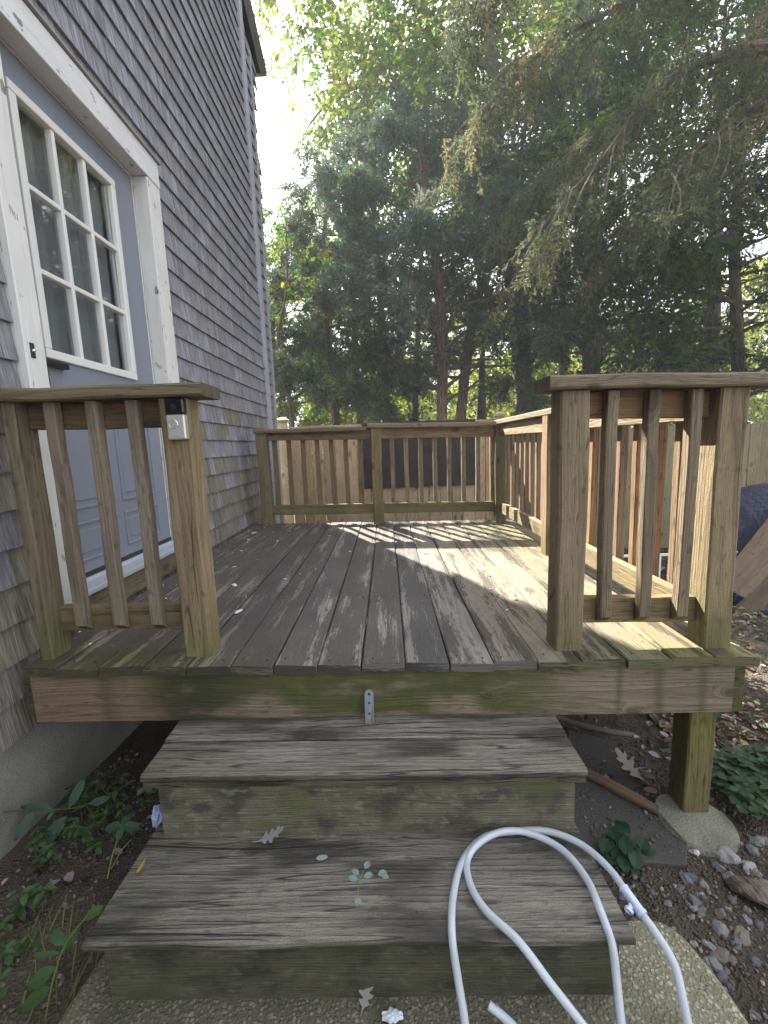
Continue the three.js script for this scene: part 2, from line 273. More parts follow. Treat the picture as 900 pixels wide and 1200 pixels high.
// tapering limb with uneven radius; radii are given at the control points
function limb(points, radii, seg = 24, rad = 8, rough = 0.12, seed = 1, tint = null) {
  const curve = new THREE.CatmullRomCurve3(points), fr = curve.computeFrenetFrames(seg, false), pos = [], uv = [], col = [], idx = [], len = curve.getLength();
  for (let i = 0; i <= seg; i++) {
    const t = i / seg, p = curve.getPointAt(t), f = t * (radii.length - 1), k = Math.min(radii.length - 2, Math.floor(f)), R = lerp(radii[k], radii[k + 1], f - k);
    for (let j = 0; j <= rad; j++) {
      const a = (j % rad) / rad * Math.PI * 2, rr = R * (1 + rough * n2(Math.cos(a) * 1.5 + seed * 3.1 + 20, t * len * 1.5 + Math.sin(a) * 1.5 + 20)), d = fr.normals[i].clone().multiplyScalar(Math.cos(a) * rr).addScaledVector(fr.binormals[i], Math.sin(a) * rr);
      pos.push(p.x + d.x, p.y + d.y, p.z + d.z); uv.push(j / rad * Math.PI * 2 * radii[0], t * len); const c = tint ? tint(p.y, t) : [1, 1, 1]; col.push(...c);
      if (i < seg && j < rad) { const a0 = i * (rad + 1) + j, b0 = a0 + rad + 1; idx.push(a0, a0 + 1, b0, a0 + 1, b0 + 1, b0); }
    }
  }
  const g = new THREE.BufferGeometry(); g.setAttribute('position', new THREE.Float32BufferAttribute(pos, 3)); g.setAttribute('uv', new THREE.Float32BufferAttribute(uv, 2)); g.setAttribute('color', new THREE.Float32BufferAttribute(col, 3)); g.setIndex(idx); g.computeVertexNormals(); return g;
}

// ---------------------------------------------------------------- ground
const groundY = (x, z) => {
  let y = -0.68 + 0.05 * smooth(-1.2, 0.4, z) + 0.05 * smooth(0.7, 0.1, x) * smooth(-1, 0.3, z) - 0.06 * smooth(3, 9, x);
  y += 0.012 * fbm(x * 2.2, z * 2.2, 256, 256, 131, 3) + 0.006 * n2(x * 11, z * 11, 256, 256, 133);
  return y - 0.5 * smooth(12, 60, -z) + 0.25 * fbm(x * 0.12, z * 0.12, 256, 256, 135, 2) * smooth(6, 20, Math.hypot(x - 1, z));
};
{
  const N = 300, pos = [], uv = [], col = [], idx = [], g = new THREE.BufferGeometry(), w = (s) => Math.sign(s) * (3.2 * Math.abs(s) + 150 * Math.abs(s) ** 6);
  for (let j = 0; j <= N; j++) for (let i = 0; i <= N; i++) { const x = 1.3 + w(i / N * 2 - 1), z = -0.6 + w(j / N * 2 - 1); pos.push(x, groundY(x, z), z); uv.push(x, z); const k = 1 + 0.3 * fbm(x * 0.9, z * 0.9, 256, 256, 137, 3); col.push(k, k * 0.98, k * 0.95); }
  for (let j = 0; j < N; j++) for (let i = 0; i < N; i++) { const a = j * (N + 1) + i, b = a + N + 1; idx.push(a, b, a + 1, a + 1, b, b + 1); }
  g.setAttribute('position', new THREE.Float32BufferAttribute(pos, 3)); g.setAttribute('uv', new THREE.Float32BufferAttribute(uv, 2)); g.setAttribute('color', new THREE.Float32BufferAttribute(col, 3)); g.setIndex(idx); g.computeVertexNormals();
  const m = new THREE.Mesh(g, M.soil); m.name = 'ground'; m.receiveShadow = true; m.userData.kind = 'structure'; scene.add(m);
}

// ---------------------------------------------------------------- house
const WALL = -0.04, DZ0 = -0.262, DZ1 = -1.425, HEAD = 2.285;       // wall face; outer edges and top of the door casing
const house = thing('house', [-3.5, -0.7, 0], 'grey cedar shingled house wall with a glazed back door at the left edge', 'house');
const rakeY = (z) => 4.80 + 0.45 * (z + 3.95);
{
  const core = new THREE.Shape([[3.85, -0.9], [3.85, 4.78], [-1.2, 7.06], [-6.2, 4.7], [-6.2, -0.9]].map(([a, b]) => new THREE.Vector2(a, b)));   // a = -z
  const gBack = new THREE.ExtrudeGeometry(core, { depth: 6.7, bevelEnabled: false }); gBack.rotateY(Math.PI / 2); gBack.translate(-7, 0, 0);
  // front skin, left open for the door
  const skin = new THREE.Shape([[3.80, -0.23], [3.80, 4.75], [-1.2, 7.03], [-6.2, 4.67], [-6.2, -0.23]].map(([a, b]) => new THREE.Vector2(a, b)));
  skin.holes.push(new THREE.Path([[0.36, 0.05], [1.30, 0.05], [1.30, 2.17], [0.36, 2.17]].map(([a, b]) => new THREE.Vector2(a, b))));
  const gSkin = new THREE.ExtrudeGeometry(skin, { depth: 0.235, bevelEnabled: false }); gSkin.rotateY(Math.PI / 2); gSkin.translate(-0.298, 0, 0);
  const wall = put('wall', join([dress(gBack), dress(gSkin)]), plain(0.09, 0.085, 0.08, { roughness: 0.9 }), house);
  put('foundation', box(-0.29, -0.075, -1.0, -0.232, -3.78, 6.1, 0, (x, y) => { const m = 0.8 + 0.3 * fbm(y * 4, x, 64, 64, 139); return [m, m, m * 0.95]; }), M.concrete, house);

  // shingles: tapered, butts at the bottom; a few shared shapes in a few tones
  const r = rng(808), EXPO = 0.125, widths = [0.075, 0.095, 0.11, 0.125, 0.14, 0.16, 0.19], shapes = [];
  const shingleGeo = (w, h, k) => {
    const t = 0.02, cut = (r() - 0.5) * 0.003, p = [], u = [], uo = r() * 0.75, vo = r() * 0.5, b = h + 0.035;
    const A = [[0.0, cut, -w / 2], [0.0, -cut, w / 2], [-0.0185, b, w / 2], [-0.0185, b, -w / 2]], B = [[-t, cut, -w / 2], [-t, -cut, w / 2], [-t - 0.003, b, w / 2], [-t - 0.003, b, -w / 2]];
    const q = (a, b2, c, d, f) => { for (const v of [a, b2, c, a, c, d]) { p.push(...v); u.push(f ? v[0] * 3 + uo : v[2] + uo, v[1] + vo); } };
    q(A[1], A[0], A[3], A[2]); q(B[0], A[0], A[1], B[1], 1); q(B[0], B[3], A[3], A[0], 1); q(A[1], A[2], B[2], B[1], 1);
    const g = new THREE.BufferGeometry(); g.setAttribute('position', new THREE.Float32BufferAttribute(p, 3)); g.setAttribute('uv', new THREE.Float32BufferAttribute(u, 2)); g.computeVertexNormals(); return g;
  };
  for (const w of widths) for (let k = 0; k < 3; k++) shapes.push([w, shingleGeo(w - 0.0022, EXPO, k)]);
  const tones = [[1, 1, 1.08], [0.9, 0.9, 0.97], [1.08, 1.09, 1.18], [0.96, 0.95, 1.0], [1.02, 1.03, 1.13], [0.84, 0.84, 0.9]].map((t) => new THREE.MeshStandardMaterial({ map: T.shingle.map, bumpMap: T.shingle.bump, bumpScale: 0.004, roughness: 0.85, color: new THREE.Color().setRGB(...t) }));
  const mossy = [[0.78, 0.74, 0.56], [0.88, 0.82, 0.7]].map((t) => new THREE.MeshStandardMaterial({ map: T.shingle.map, bumpMap: T.shingle.bump, bumpScale: 0.004, roughness: 0.9, color: new THREE.Color().setRGB(...t) }));
  const placed = [];
  for (let row = 0; row < 44; row++) {
    const y = 0.765 - EXPO * 8 + EXPO * row;
    let z = 0.9 + r() * 0.1; const end = row < 14 ? -3.80 : -3.80 - 0.006 * (row - 14);
    while (z > end) {
      const i = Math.floor(r() * shapes.length), [w, geo] = shapes[i]; let zc = z - w / 2, z0 = z, z1 = z - w;
      z = z1;
      if (y > rakeY(zc) - 0.1) continue;
      let parts = [[z0, z1]];
      if (y + EXPO > 0.03 && y < HEAD - 0.04) parts = parts.flatMap(([a, b]) => { const o = []; if (a > DZ0 + 0.004) o.push([a, Math.max(b, DZ0 + 0.004)]); if (b < DZ1 - 0.004) o.push([Math.min(a, DZ1 - 0.004), b]); return o; });
      parts = parts.flatMap(([a, b]) => { const o = [], c0 = -3.50, c1 = -3.61; if (a > c0) o.push([a, Math.max(b, c0)]); if (b < c1) o.push([Math.min(a, c1), b]); return o; });
      for (const [a, b] of parts) if (a - b > 0.02) { const s = (a - b) / w; placed.push({ geo, s: s > 0.999 ? 1 : s, y: y + (r() - 0.5) * 0.0018, z: (a + b) / 2, x: WALL + (r() - 0.5) * 0.003, ry: (r() - 0.5) * 0.004, m: y < 0.9 && r() < 0.9 - y * 0.8 ? mossy[Math.floor(r() * 2)] : tones[Math.floor(r() * tones.length)], c: 0 }); }
    }
  }
  const cam = camera.position;
  for (const s of placed) { const d = Math.hypot(s.x - cam.x, s.y - cam.y, s.z - cam.z), hid = (s.z > -0.1 && s.y > 0.9) || s.z > 0.25; s.score = hid ? 0 : s.s / (d * d * d); }
  placed.sort((a, b) => b.score - a.score);
  const w = worldOf(wall), rest = [];
  placed.forEach((s, i) => {
    if (i < 300) { const m = new THREE.Mesh(s.geo, s.m); m.name = 'shingle'; m.position.set(s.x - w.x, s.y - w.y, s.z - w.z); m.rotation.y = s.ry; m.scale.z = s.s; m.castShadow = m.receiveShadow = true; wall.add(m); }
    else { const g = s.geo.clone(); g.scale(1, 1, s.s); g.rotateY(s.ry); g.translate(s.x, s.y, s.z); const c = new Float32Array(g.attributes.position.count * 3), k = s.m.color; for (let q = 0; q < c.length; q += 3) { c[q] = k.r; c[q + 1] = k.g; c[q + 2] = k.b; } g.setAttribute('color', new THREE.BufferAttribute(c, 3)); rest.push(g); }
  });
  const st = put('shingle_courses', mergeGeometries(rest), new THREE.MeshStandardMaterial({ map: T.shingle.map, bumpMap: T.shingle.bump, bumpScale: 0.004, roughness: 0.85, vertexColors: true }), wall); st.userData.kind = 'stuff';

  // trim
  const grime = (x, y, z) => { const k = y < 0.35 ? 0.75 : 1; return [k, k, k * 0.97]; };
  put('door_casing', board({ ax: 'y', a0: 0.1, a1: HEAD, b0: -0.10, b1: -0.018, c0: -0.355, c1: DZ0, n: 8, level: true, tint: grime, tone: 0.03 }), M.trim, house);
  put('door_casing', board({ ax: 'y', a0: 0.12, a1: HEAD - 0.132, b0: -0.10, b1: -0.018, c0: DZ1, c1: -1.29, n: 8, level: true, tint: grime, tone: 0.03 }), M.trim, house);
  put('head_casing', board({ ax: 'z', a0: -1.425, a1: -0.358, b0: -0.10, b1: -0.016, c0: HEAD - 0.13, c1: HEAD, n: 8, level: true, tone: 0.03 }), M.trim, house);
  put('drip_cap', board({ ax: 'z', a0: -1.44, a1: -0.25, b0: -0.06, b1: -0.002, c0: HEAD + 0.003, c1: HEAD + 0.014, n: 6, level: true, tone: 0.03, ch: 0.002 }), plain(0.3, 0.28, 0.27, { vertexColors: true }), house);
  put('door_jamb', join([box(-0.20, -0.102, 0.1, HEAD - 0.12, -1.302, -1.284, 0.002), box(-0.20, -0.102, 0.1, HEAD - 0.12, -0.362, -0.344, 0.002), box(-0.20, -0.102, HEAD - 0.136, HEAD - 0.118, -1.284, -0.362, 0.002)]), M.trim, house);
  put('corner_board', board({ ax: 'y', a0: -0.24, a1: 4.95, b0: -0.066, b1: -0.022, c0: -3.60, c1: -3.505, n: 10, level: true, tone: 0.02, tint: () => [0.55, 0.57, 0.62] }), M.trim, house);
  put('corner_board', board({ ax: 'y', a0: -0.24, a1: 4.7, b0: -0.066, b1: -0.03, c0: -3.86, c1: -3.815, n: 10, level: true, tone: 0.02, tint: () => [0.5, 0.5, 0.53] }), M.trim, house);
  const rake = new THREE.Shape([[4.14, 4.72], [4.48, 4.93], [4.46, 5.0], [3.95, 5.22], [-1.2, 7.55], [-1.2, 7.12], [3.39, 5.07]].map(([a, b]) => new THREE.Vector2(a, b)));
  const gR = new THREE.ExtrudeGeometry(rake, { depth: 7.4, bevelEnabled: false }); gR.rotateY(Math.PI / 2); gR.translate(-7.41, 0, 0);
  put('roof', dress(gR, () => [0.5, 0.45, 0.42]), M.riser, house);
  put('threshold', join([box(-0.15, -0.002, 0.128, 0.152, -1.30, -0.345, 0.004), box(-0.14, -0.09, 0.15, 0.166, -1.284, -0.362, 0.003)]), plain(0.55, 0.57, 0.62, { roughness: 0.35, metalness: 0.4, vertexColors: true }), house);
  put('sill_board', board({ ax: 'z', a0: -1.42, a1: -0.27, b0: -0.075, b1: -0.02, c0: 0.024, c1: 0.124, n: 10, level: true, tint: () => [0.62, 0.62, 0.5] }), lum(), house);
  // black strike on the left casing
  const bell = put('strike_plate', box(-0.02, -0.013, 1.03, 1.082, -0.305, -0.285, 0.002), plain(0.02, 0.02, 0.02, { vertexColors: true }), house);
  put('button', dress(new THREE.SphereGeometry(0.007, 12, 8).translate(-0.011, 1.055, -0.295)), plain(0.7, 0.7, 0.7, { metalness: 1, roughness: 0.25, vertexColors: true }), bell);

  // the door
  const door = part('door', house), dm = plain(0.19, 0.208, 0.25, { roughness: 0.5, vertexColors: true }), white = plain(0.66, 0.65, 0.62, { roughness: 0.5, vertexColors: true });
  const X0 = -0.145, X1 = -0.104, zA = -0.366, zB = -1.281, gz0 = -0.50, gz1 = -1.07, gy0 = 1.10, gy1 = 2.0;
  put('door_leaf', join([box(X0, X1, 0.168, gy0, zB, zA, 0.002), box(X0, X1, gy1, HEAD - 0.14, zB, zA, 0.002), box(X0, X1, gy0, gy1, gz0, zA, 0), box(X0, X1, gy0, gy1, zB, gz1, 0)]), dm, door);
  for (const [z0, z1] of [[-0.795, -0.475], [-1.17, -0.85]]) for (const [y0, y1] of [[0.46, 0.92], [0.235, 0.405]]) {
    const pn = put('door_panel', box(X1 - 0.004, X1 + 0.0045, y0 + 0.035, y1 - 0.035, z0 + 0.035, z1 - 0.035, 0.004), dm, door);
    const e = 0.012; put('panel_moulding', join([box(X1 - 0.003, X1 + 0.007, y0, y0 + e, z0, z1, 0.003), box(X1 - 0.003, X1 + 0.007, y1 - e, y1, z0, z1, 0.003), box(X1 - 0.003, X1 + 0.0065, y0 + e, y1 - e, z0, z0 + e, 0.003), box(X1 - 0.003, X1 + 0.0065, y0 + e, y1 - e, z1 - e, z1, 0.003)]), dm, pn);
  }
  const F = 0.032, fr = put('window_frame', join([box(X1 - 0.03, X1 + 0.012, gy0 - F, gy0 + 0.004, gz1 - F, gz0 + F, 0.005), box(X1 - 0.03, X1 + 0.012, gy1 - 0.004, gy1 + F, gz1 - F, gz0 + F, 0.005), box(X1 - 0.03, X1 + 0.0115, gy0 + 0.004, gy1 - 0.004, gz0 - 0.004, gz0 + F, 0.005), box(X1 - 0.03, X1 + 0.0115, gy0 + 0.004, gy1 - 0.004, gz1 - F, gz1 + 0.004, 0.005)]), white, door);
  for (const k of [1, 2]) { const z = lerp(gz0, gz1, k / 3), y = lerp(gy0, gy1, k / 3); put('muntin', box(X1 - 0.026, X1 + 0.004, gy0, gy1, z - 0.010, z + 0.010, 0.004), white, fr); put('muntin', box(X1 - 0.026, X1 + 0.0035, y - 0.010, y + 0.010, gz1, gz0, 0.004), white, fr); }
  const glass = new THREE.MeshPhysicalMaterial({ color: 0xffffff, transmission: 1, thickness: 0, roughness: 0.02, ior: 1.55 });
  for (let a = 0; a < 3; a++) for (let b = 0; b < 3; b++) put('pane', box(X1 - 0.016, X1 - 0.012, lerp(gy0, gy1, a / 3) + 0.004, lerp(gy0, gy1, (a + 1) / 3) - 0.004, lerp(gz0, gz1, (b + 1) / 3) + 0.004, lerp(gz0, gz1, b / 3) - 0.004, 0), glass, fr);
  const curt = (z0, z1, z2) => { const p = [], u = [], id = []; for (let j = 0; j <= 40; j++) { for (const [y, t] of [[1.02, 1], [2.1, 0]]) { const s = j / 40, z = lerp(z0, lerp(z1, z2, t), s); p.push(-0.175 + 0.012 * Math.sin(s * 34 + 1), y, z); u.push(s, y); } if (j < 40) { const a = j * 2; id.push(a, a + 2, a + 1, a + 1, a + 2, a + 3); } } const g = new THREE.BufferGeometry(); g.setAttribute('position', new THREE.Float32BufferAttribute(p, 3)); g.setAttribute('uv', new THREE.Float32BufferAttribute(u, 2)); g.setIndex(id); g.computeVertexNormals(); return dressTube(g); };
  put('curtain', join([curt(-0.36, -0.74, -0.72), curt(-1.29, -0.72, -0.735)]), plain(0.14, 0.155, 0.16, { roughness: 1, vertexColors: true }), door);
  put('latch', join([box(X1, X1 + 0.03, 1.035, 1.058, -0.56, -0.42, 0.004), box(X1, X1 + 0.02, 0.96, 1.03, -0.455, -0.42, 0.005)]), plain(0.015, 0.015, 0.017, { roughness: 0.4, vertexColors: true }), door);
  put('door_sweep', box(X1, X1 + 0.006, 0.168, 0.186, zB + 0.002, zA - 0.002, 0), plain(0.02, 0.02, 0.022, { vertexColors: true }), door);
}

// ---------------------------------------------------------------- deck with its railings
const deck = thing('deck', [1.2, -0.66, -1.25], 'weathered wooden deck with worn dark boards and picket railings against the shingled house', 'deck');
const D = 2.6;
const moss = (base, amt) => (x, y, z) => { const m = clamp01(smooth(0.3, 0.0, y) * 0.8 + amt + 0.5 * fbm(x * 3 + 9, y * 4 + z * 3, 256, 256, 141, 2)) * 0.8; return mix3(base, [base[0] * 0.6, base[1] * 0.8, base[2] * 0.36], m); };
{
  const seams = [0.013]; for (let s = 1.107 - 7 * 0.1397; s < 2.3; s += 0.1397) seams.push(s); seams.push(2.362);
  const tint = (x, y, z) => {
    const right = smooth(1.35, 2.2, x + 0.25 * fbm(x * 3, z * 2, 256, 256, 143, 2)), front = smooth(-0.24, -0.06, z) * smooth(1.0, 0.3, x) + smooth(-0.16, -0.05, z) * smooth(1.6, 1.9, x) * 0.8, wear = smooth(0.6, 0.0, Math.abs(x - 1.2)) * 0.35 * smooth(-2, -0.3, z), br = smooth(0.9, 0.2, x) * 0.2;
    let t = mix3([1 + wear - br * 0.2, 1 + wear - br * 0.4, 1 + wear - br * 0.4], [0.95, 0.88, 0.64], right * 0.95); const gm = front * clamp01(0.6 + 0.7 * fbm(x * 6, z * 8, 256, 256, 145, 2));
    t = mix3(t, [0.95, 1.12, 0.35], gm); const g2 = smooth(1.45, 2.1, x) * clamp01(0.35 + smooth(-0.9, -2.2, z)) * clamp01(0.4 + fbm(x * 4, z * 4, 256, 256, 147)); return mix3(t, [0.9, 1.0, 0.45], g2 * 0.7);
  };
  for (let i = 0; i + 1 < seams.length; i++) put('deck_board', board({ ax: 'z', a0: -D, a1: 0.004 + 0.012 * (boardRng() - 0.5), b0: seams[i] + 0.002, b1: seams[i + 1] - 0.002, c0: -0.03, c1: 0.0 + 0.004 * (boardRng() - 0.5), n: 40, ch: 0.005, wob: 0.0012, rag: 0.012, tint, tone: 0.14 }), seams[i] > 1.33 ? M.deckBare : M.deck, deck);
  { const r = rng(77), ng = new THREE.CylinderGeometry(0.0035, 0.0035, 0.002, 10), list = []; for (let i = 0; i + 1 < seams.length; i++) for (const z of [-0.03, -0.62, -1.24, -1.86, -2.5]) for (const q of [0.22, 0.78]) { const x = lerp(seams[i], seams[i + 1], q) + (r() - 0.5) * 0.01; list.push(ng.clone().translate(x, 0.0022 + TILT * (x - 1.2), z + (r() - 0.5) * 0.02)); } const nm = put('nails', dress(mergeGeometries(list)), plain(0.05, 0.04, 0.035, { roughness: 0.6, vertexColors: true }), deck); nm.userData.kind = 'stuff'; }
  // the rim board keeps its own stains, so its texture is laid from one end
  const rim = board({ ax: 'x', a0: 0.032, a1: 2.300, b0: -0.197, b1: -0.031, c0: -0.05, c1: -0.012, n: 30, tone: 0, uv0: [0, 0] });
  { const u = rim.attributes.uv, p = rim.attributes.position; for (let i = 0; i < p.count; i++) { const x = p.getX(i), y = p.getY(i) - TILT * (x - 1.2); u.setXY(i, y + 0.197, x); } }
  put('rim_joist', rim, M.rim, deck);
  put('side_joist', board({ ax: 'z', a0: -D + 0.03, a1: -0.02, b0: 2.302, b1: 2.338, c0: -0.197, c1: -0.031, n: 12, tint: () => [0.62, 0.72, 0.38] }), lum(), deck);
  put('ledger', board({ ax: 'z', a0: -D + 0.03, a1: -0.055, b0: -0.03, b1: 0.008, c0: -0.197, c1: -0.031, n: 4, tint: () => [0.6, 0.6, 0.5] }), lum(), deck);
  for (const x of [0.42, 0.83, 1.24, 1.65, 2.06]) put('joist', board({ ax: 'z', a0: -D + 0.03, a1: -0.055, b0: x, b1: x + 0.038, c0: -0.197, c1: -0.032, n: 2, tint: () => [0.6, 0.6, 0.5] }), lum(), deck);
  put('support_post', board({ ax: 'y', a0: -0.70, a1: -0.033, b0: 2.198, b1: 2.288, c0: -0.142, c1: -0.053, n: 10, ch: 0.005, tint: (x, y, z) => { const k = clamp01(0.5 + 1.2 * n2(x * 30, y * 3, 256, 256, 149)); return mix3([0.62, 0.66, 0.36], [0.72, 0.86, 0.26], k); } }), lum(), deck);
  put('support_post', board({ ax: 'y', a0: -0.75, a1: -0.033, b0: 2.198, b1: 2.288, c0: -2.5, c1: -2.41, n: 6 }), lum(), deck);

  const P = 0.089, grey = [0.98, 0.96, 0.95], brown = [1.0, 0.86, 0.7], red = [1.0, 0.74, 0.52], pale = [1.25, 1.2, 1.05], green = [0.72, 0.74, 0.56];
  const post = (rl, x, z, tint, top = 0.835) => put('post', board({ ax: 'y', a0: -0.002, a1: top, b0: x, b1: x + P, c0: z - P, c1: z, n: 12, ch: 0.006, wob: 0.002, tint }), lum(), rl);
  const bal = (rl, ax, x, z, tint, y0 = 0.085, cut = 0.7) => put('baluster', board({ ax: 'y', a0: y0, a1: 0.834, b0: x, b1: x + 0.036, c0: z - 0.036, c1: z, n: 6, ch: 0.003, wob: 0.0015, tint, cutLo: cut }), lum(), rl);
  // front, by the door
  let rl = part('railing', deck); rl.userData.label = 'short railing section beside the door with a doorbell on its post';
  put('wall_post', board({ ax: 'y', a0: -0.002, a1: 0.835, b0: 0.045, b1: 0.084, c0: -0.142, c1: -0.053, n: 12, ch: 0.004, wob: 0.002, tint: moss([0.85, 0.82, 0.7], 0.12) }), lum(), rl);
  post(rl, 0.519, -0.062, moss([1.0, 0.92, 0.72], 0.05));
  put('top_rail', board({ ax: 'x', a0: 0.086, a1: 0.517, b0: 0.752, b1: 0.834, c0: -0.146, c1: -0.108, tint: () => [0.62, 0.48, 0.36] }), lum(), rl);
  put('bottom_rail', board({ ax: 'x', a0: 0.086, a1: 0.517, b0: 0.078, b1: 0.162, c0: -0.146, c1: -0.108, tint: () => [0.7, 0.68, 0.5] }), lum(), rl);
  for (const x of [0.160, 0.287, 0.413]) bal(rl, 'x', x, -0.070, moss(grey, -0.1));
  put('cap_rail', board({ ax: 'x', a0: -0.03, a1: 0.668, b0: 0.837, b1: 0.875, c0: -0.185, c1: -0.032, n: 10, ch: 0.006, wob: 0.003, tint: moss([0.82, 0.85, 0.72], 0.1) }), lum(), rl);
  // front, yard side
  rl = part('railing', deck); rl.userData.label = 'railing section at the front corner over the support post';
  post(rl, 1.745, -0.062, moss([1.0, 0.93, 0.8], 0)); post(rl, 2.227, -0.062, moss([1.05, 0.97, 0.78], 0.1));
  put('top_rail', board({ ax: 'x', a0: 1.836, a1: 2.225, b0: 0.752, b1: 0.834, c0: -0.146, c1: -0.108, tint: () => [0.95, 0.72, 0.5] }), lum(), rl);
  put('bottom_rail', board({ ax: 'x', a0: 1.836, a1: 2.225, b0: 0.076, b1: 0.162, c0: -0.146, c1: -0.108, tint: () => [0.9, 0.86, 0.62] }), lum(), rl);
  for (const x of [1.889, 2.017, 2.143]) bal(rl, 'x', x, -0.070, moss([0.95, 0.92, 0.86], -0.15));
  put('cap_rail', board({ ax: 'x', a0: 1.700, a1: 2.395, b0: 0.837, b1: 0.877, c0: -0.185, c1: -0.034, n: 10, ch: 0.006, wob: 0.002, tint: () => [0.98, 0.95, 0.88] }), lum(), rl);
  // yard side
  rl = part('railing', deck); rl.userData.label = 'long railing along the yard side, sunlit on its house side';
  put('post', board({ ax: 'y', a0: -0.002, a1: 0.835, b0: 2.150, b1: 2.239, c0: -1.392, c1: -1.303, n: 8, tint: moss([1.1, 0.9, 0.7], 0) }), lum(), rl);
  for (const [z0, z1] of [[-2.49, -1.394], [-1.301, -0.155]]) {
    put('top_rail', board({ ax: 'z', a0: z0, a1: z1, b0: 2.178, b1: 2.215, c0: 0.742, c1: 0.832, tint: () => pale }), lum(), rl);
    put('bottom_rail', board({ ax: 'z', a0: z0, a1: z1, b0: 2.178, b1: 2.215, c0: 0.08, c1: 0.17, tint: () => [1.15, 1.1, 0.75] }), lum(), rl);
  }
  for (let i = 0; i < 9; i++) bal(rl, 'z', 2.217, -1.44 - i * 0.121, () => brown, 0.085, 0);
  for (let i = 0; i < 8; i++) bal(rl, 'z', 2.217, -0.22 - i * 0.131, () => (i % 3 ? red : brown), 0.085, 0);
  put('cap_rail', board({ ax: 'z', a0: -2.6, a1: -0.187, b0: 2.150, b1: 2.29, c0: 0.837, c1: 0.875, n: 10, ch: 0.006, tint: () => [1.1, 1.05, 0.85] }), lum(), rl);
  // back
  rl = part('railing', deck); rl.userData.label = 'back railing in shade in front of the board fence';
  post(rl, 0.10, -2.49, () => green, 0.8); post(rl, 1.078, -2.49, moss([0.9, 0.88, 0.65], 0.2)); post(rl, 2.140, -2.492, moss([0.75, 0.75, 0.55], 0.2));
  for (const [x0, x1, dy] of [[0.191, 1.076, 0], [1.169, 2.138, 0]]) {
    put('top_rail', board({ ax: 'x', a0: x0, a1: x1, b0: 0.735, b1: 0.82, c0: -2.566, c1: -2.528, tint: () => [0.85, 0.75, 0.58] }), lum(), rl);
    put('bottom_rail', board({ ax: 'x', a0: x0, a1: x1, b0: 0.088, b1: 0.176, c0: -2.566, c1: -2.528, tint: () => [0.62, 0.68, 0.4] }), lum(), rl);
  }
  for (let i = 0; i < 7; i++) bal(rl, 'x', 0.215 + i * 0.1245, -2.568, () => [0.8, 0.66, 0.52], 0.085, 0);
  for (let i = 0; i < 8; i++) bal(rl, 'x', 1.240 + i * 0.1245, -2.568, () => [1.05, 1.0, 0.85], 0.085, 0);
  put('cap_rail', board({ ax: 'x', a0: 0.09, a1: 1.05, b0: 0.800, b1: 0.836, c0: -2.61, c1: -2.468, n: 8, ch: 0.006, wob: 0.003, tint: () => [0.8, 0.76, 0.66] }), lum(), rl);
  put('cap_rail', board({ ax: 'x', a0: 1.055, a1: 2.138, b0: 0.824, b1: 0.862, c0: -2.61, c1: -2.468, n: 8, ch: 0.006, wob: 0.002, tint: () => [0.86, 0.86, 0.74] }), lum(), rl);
  // knots standing out on the two front corner posts
}
// round concrete footing under the corner post
single('footing', dress(limb([V(2.21, -0.85, -0.02), V(2.21, -0.66, -0.02), V(2.215, -0.622, -0.02)], [0.125, 0.125, 0.118], 8, 24, 0.05, 3).toNonIndexed()), M.concrete, [2.21, -0.7, -0.02], 'round concrete footing under the mossy corner support post', 'footing');
{
  const top = new THREE.CylinderGeometry(0.119, 0.125, 0.03, 32, 1); top.translate(2.213, -0.635, -0.02);
  const f = scene.children[scene.children.length - 1]; put('footing_top', dress(top, (x, y, z) => { const k = 0.75 + 0.6 * fbm(x * 12, z * 12, 256, 256, 151); return [k, k, k * 0.85]; }), M.concrete, f);
}

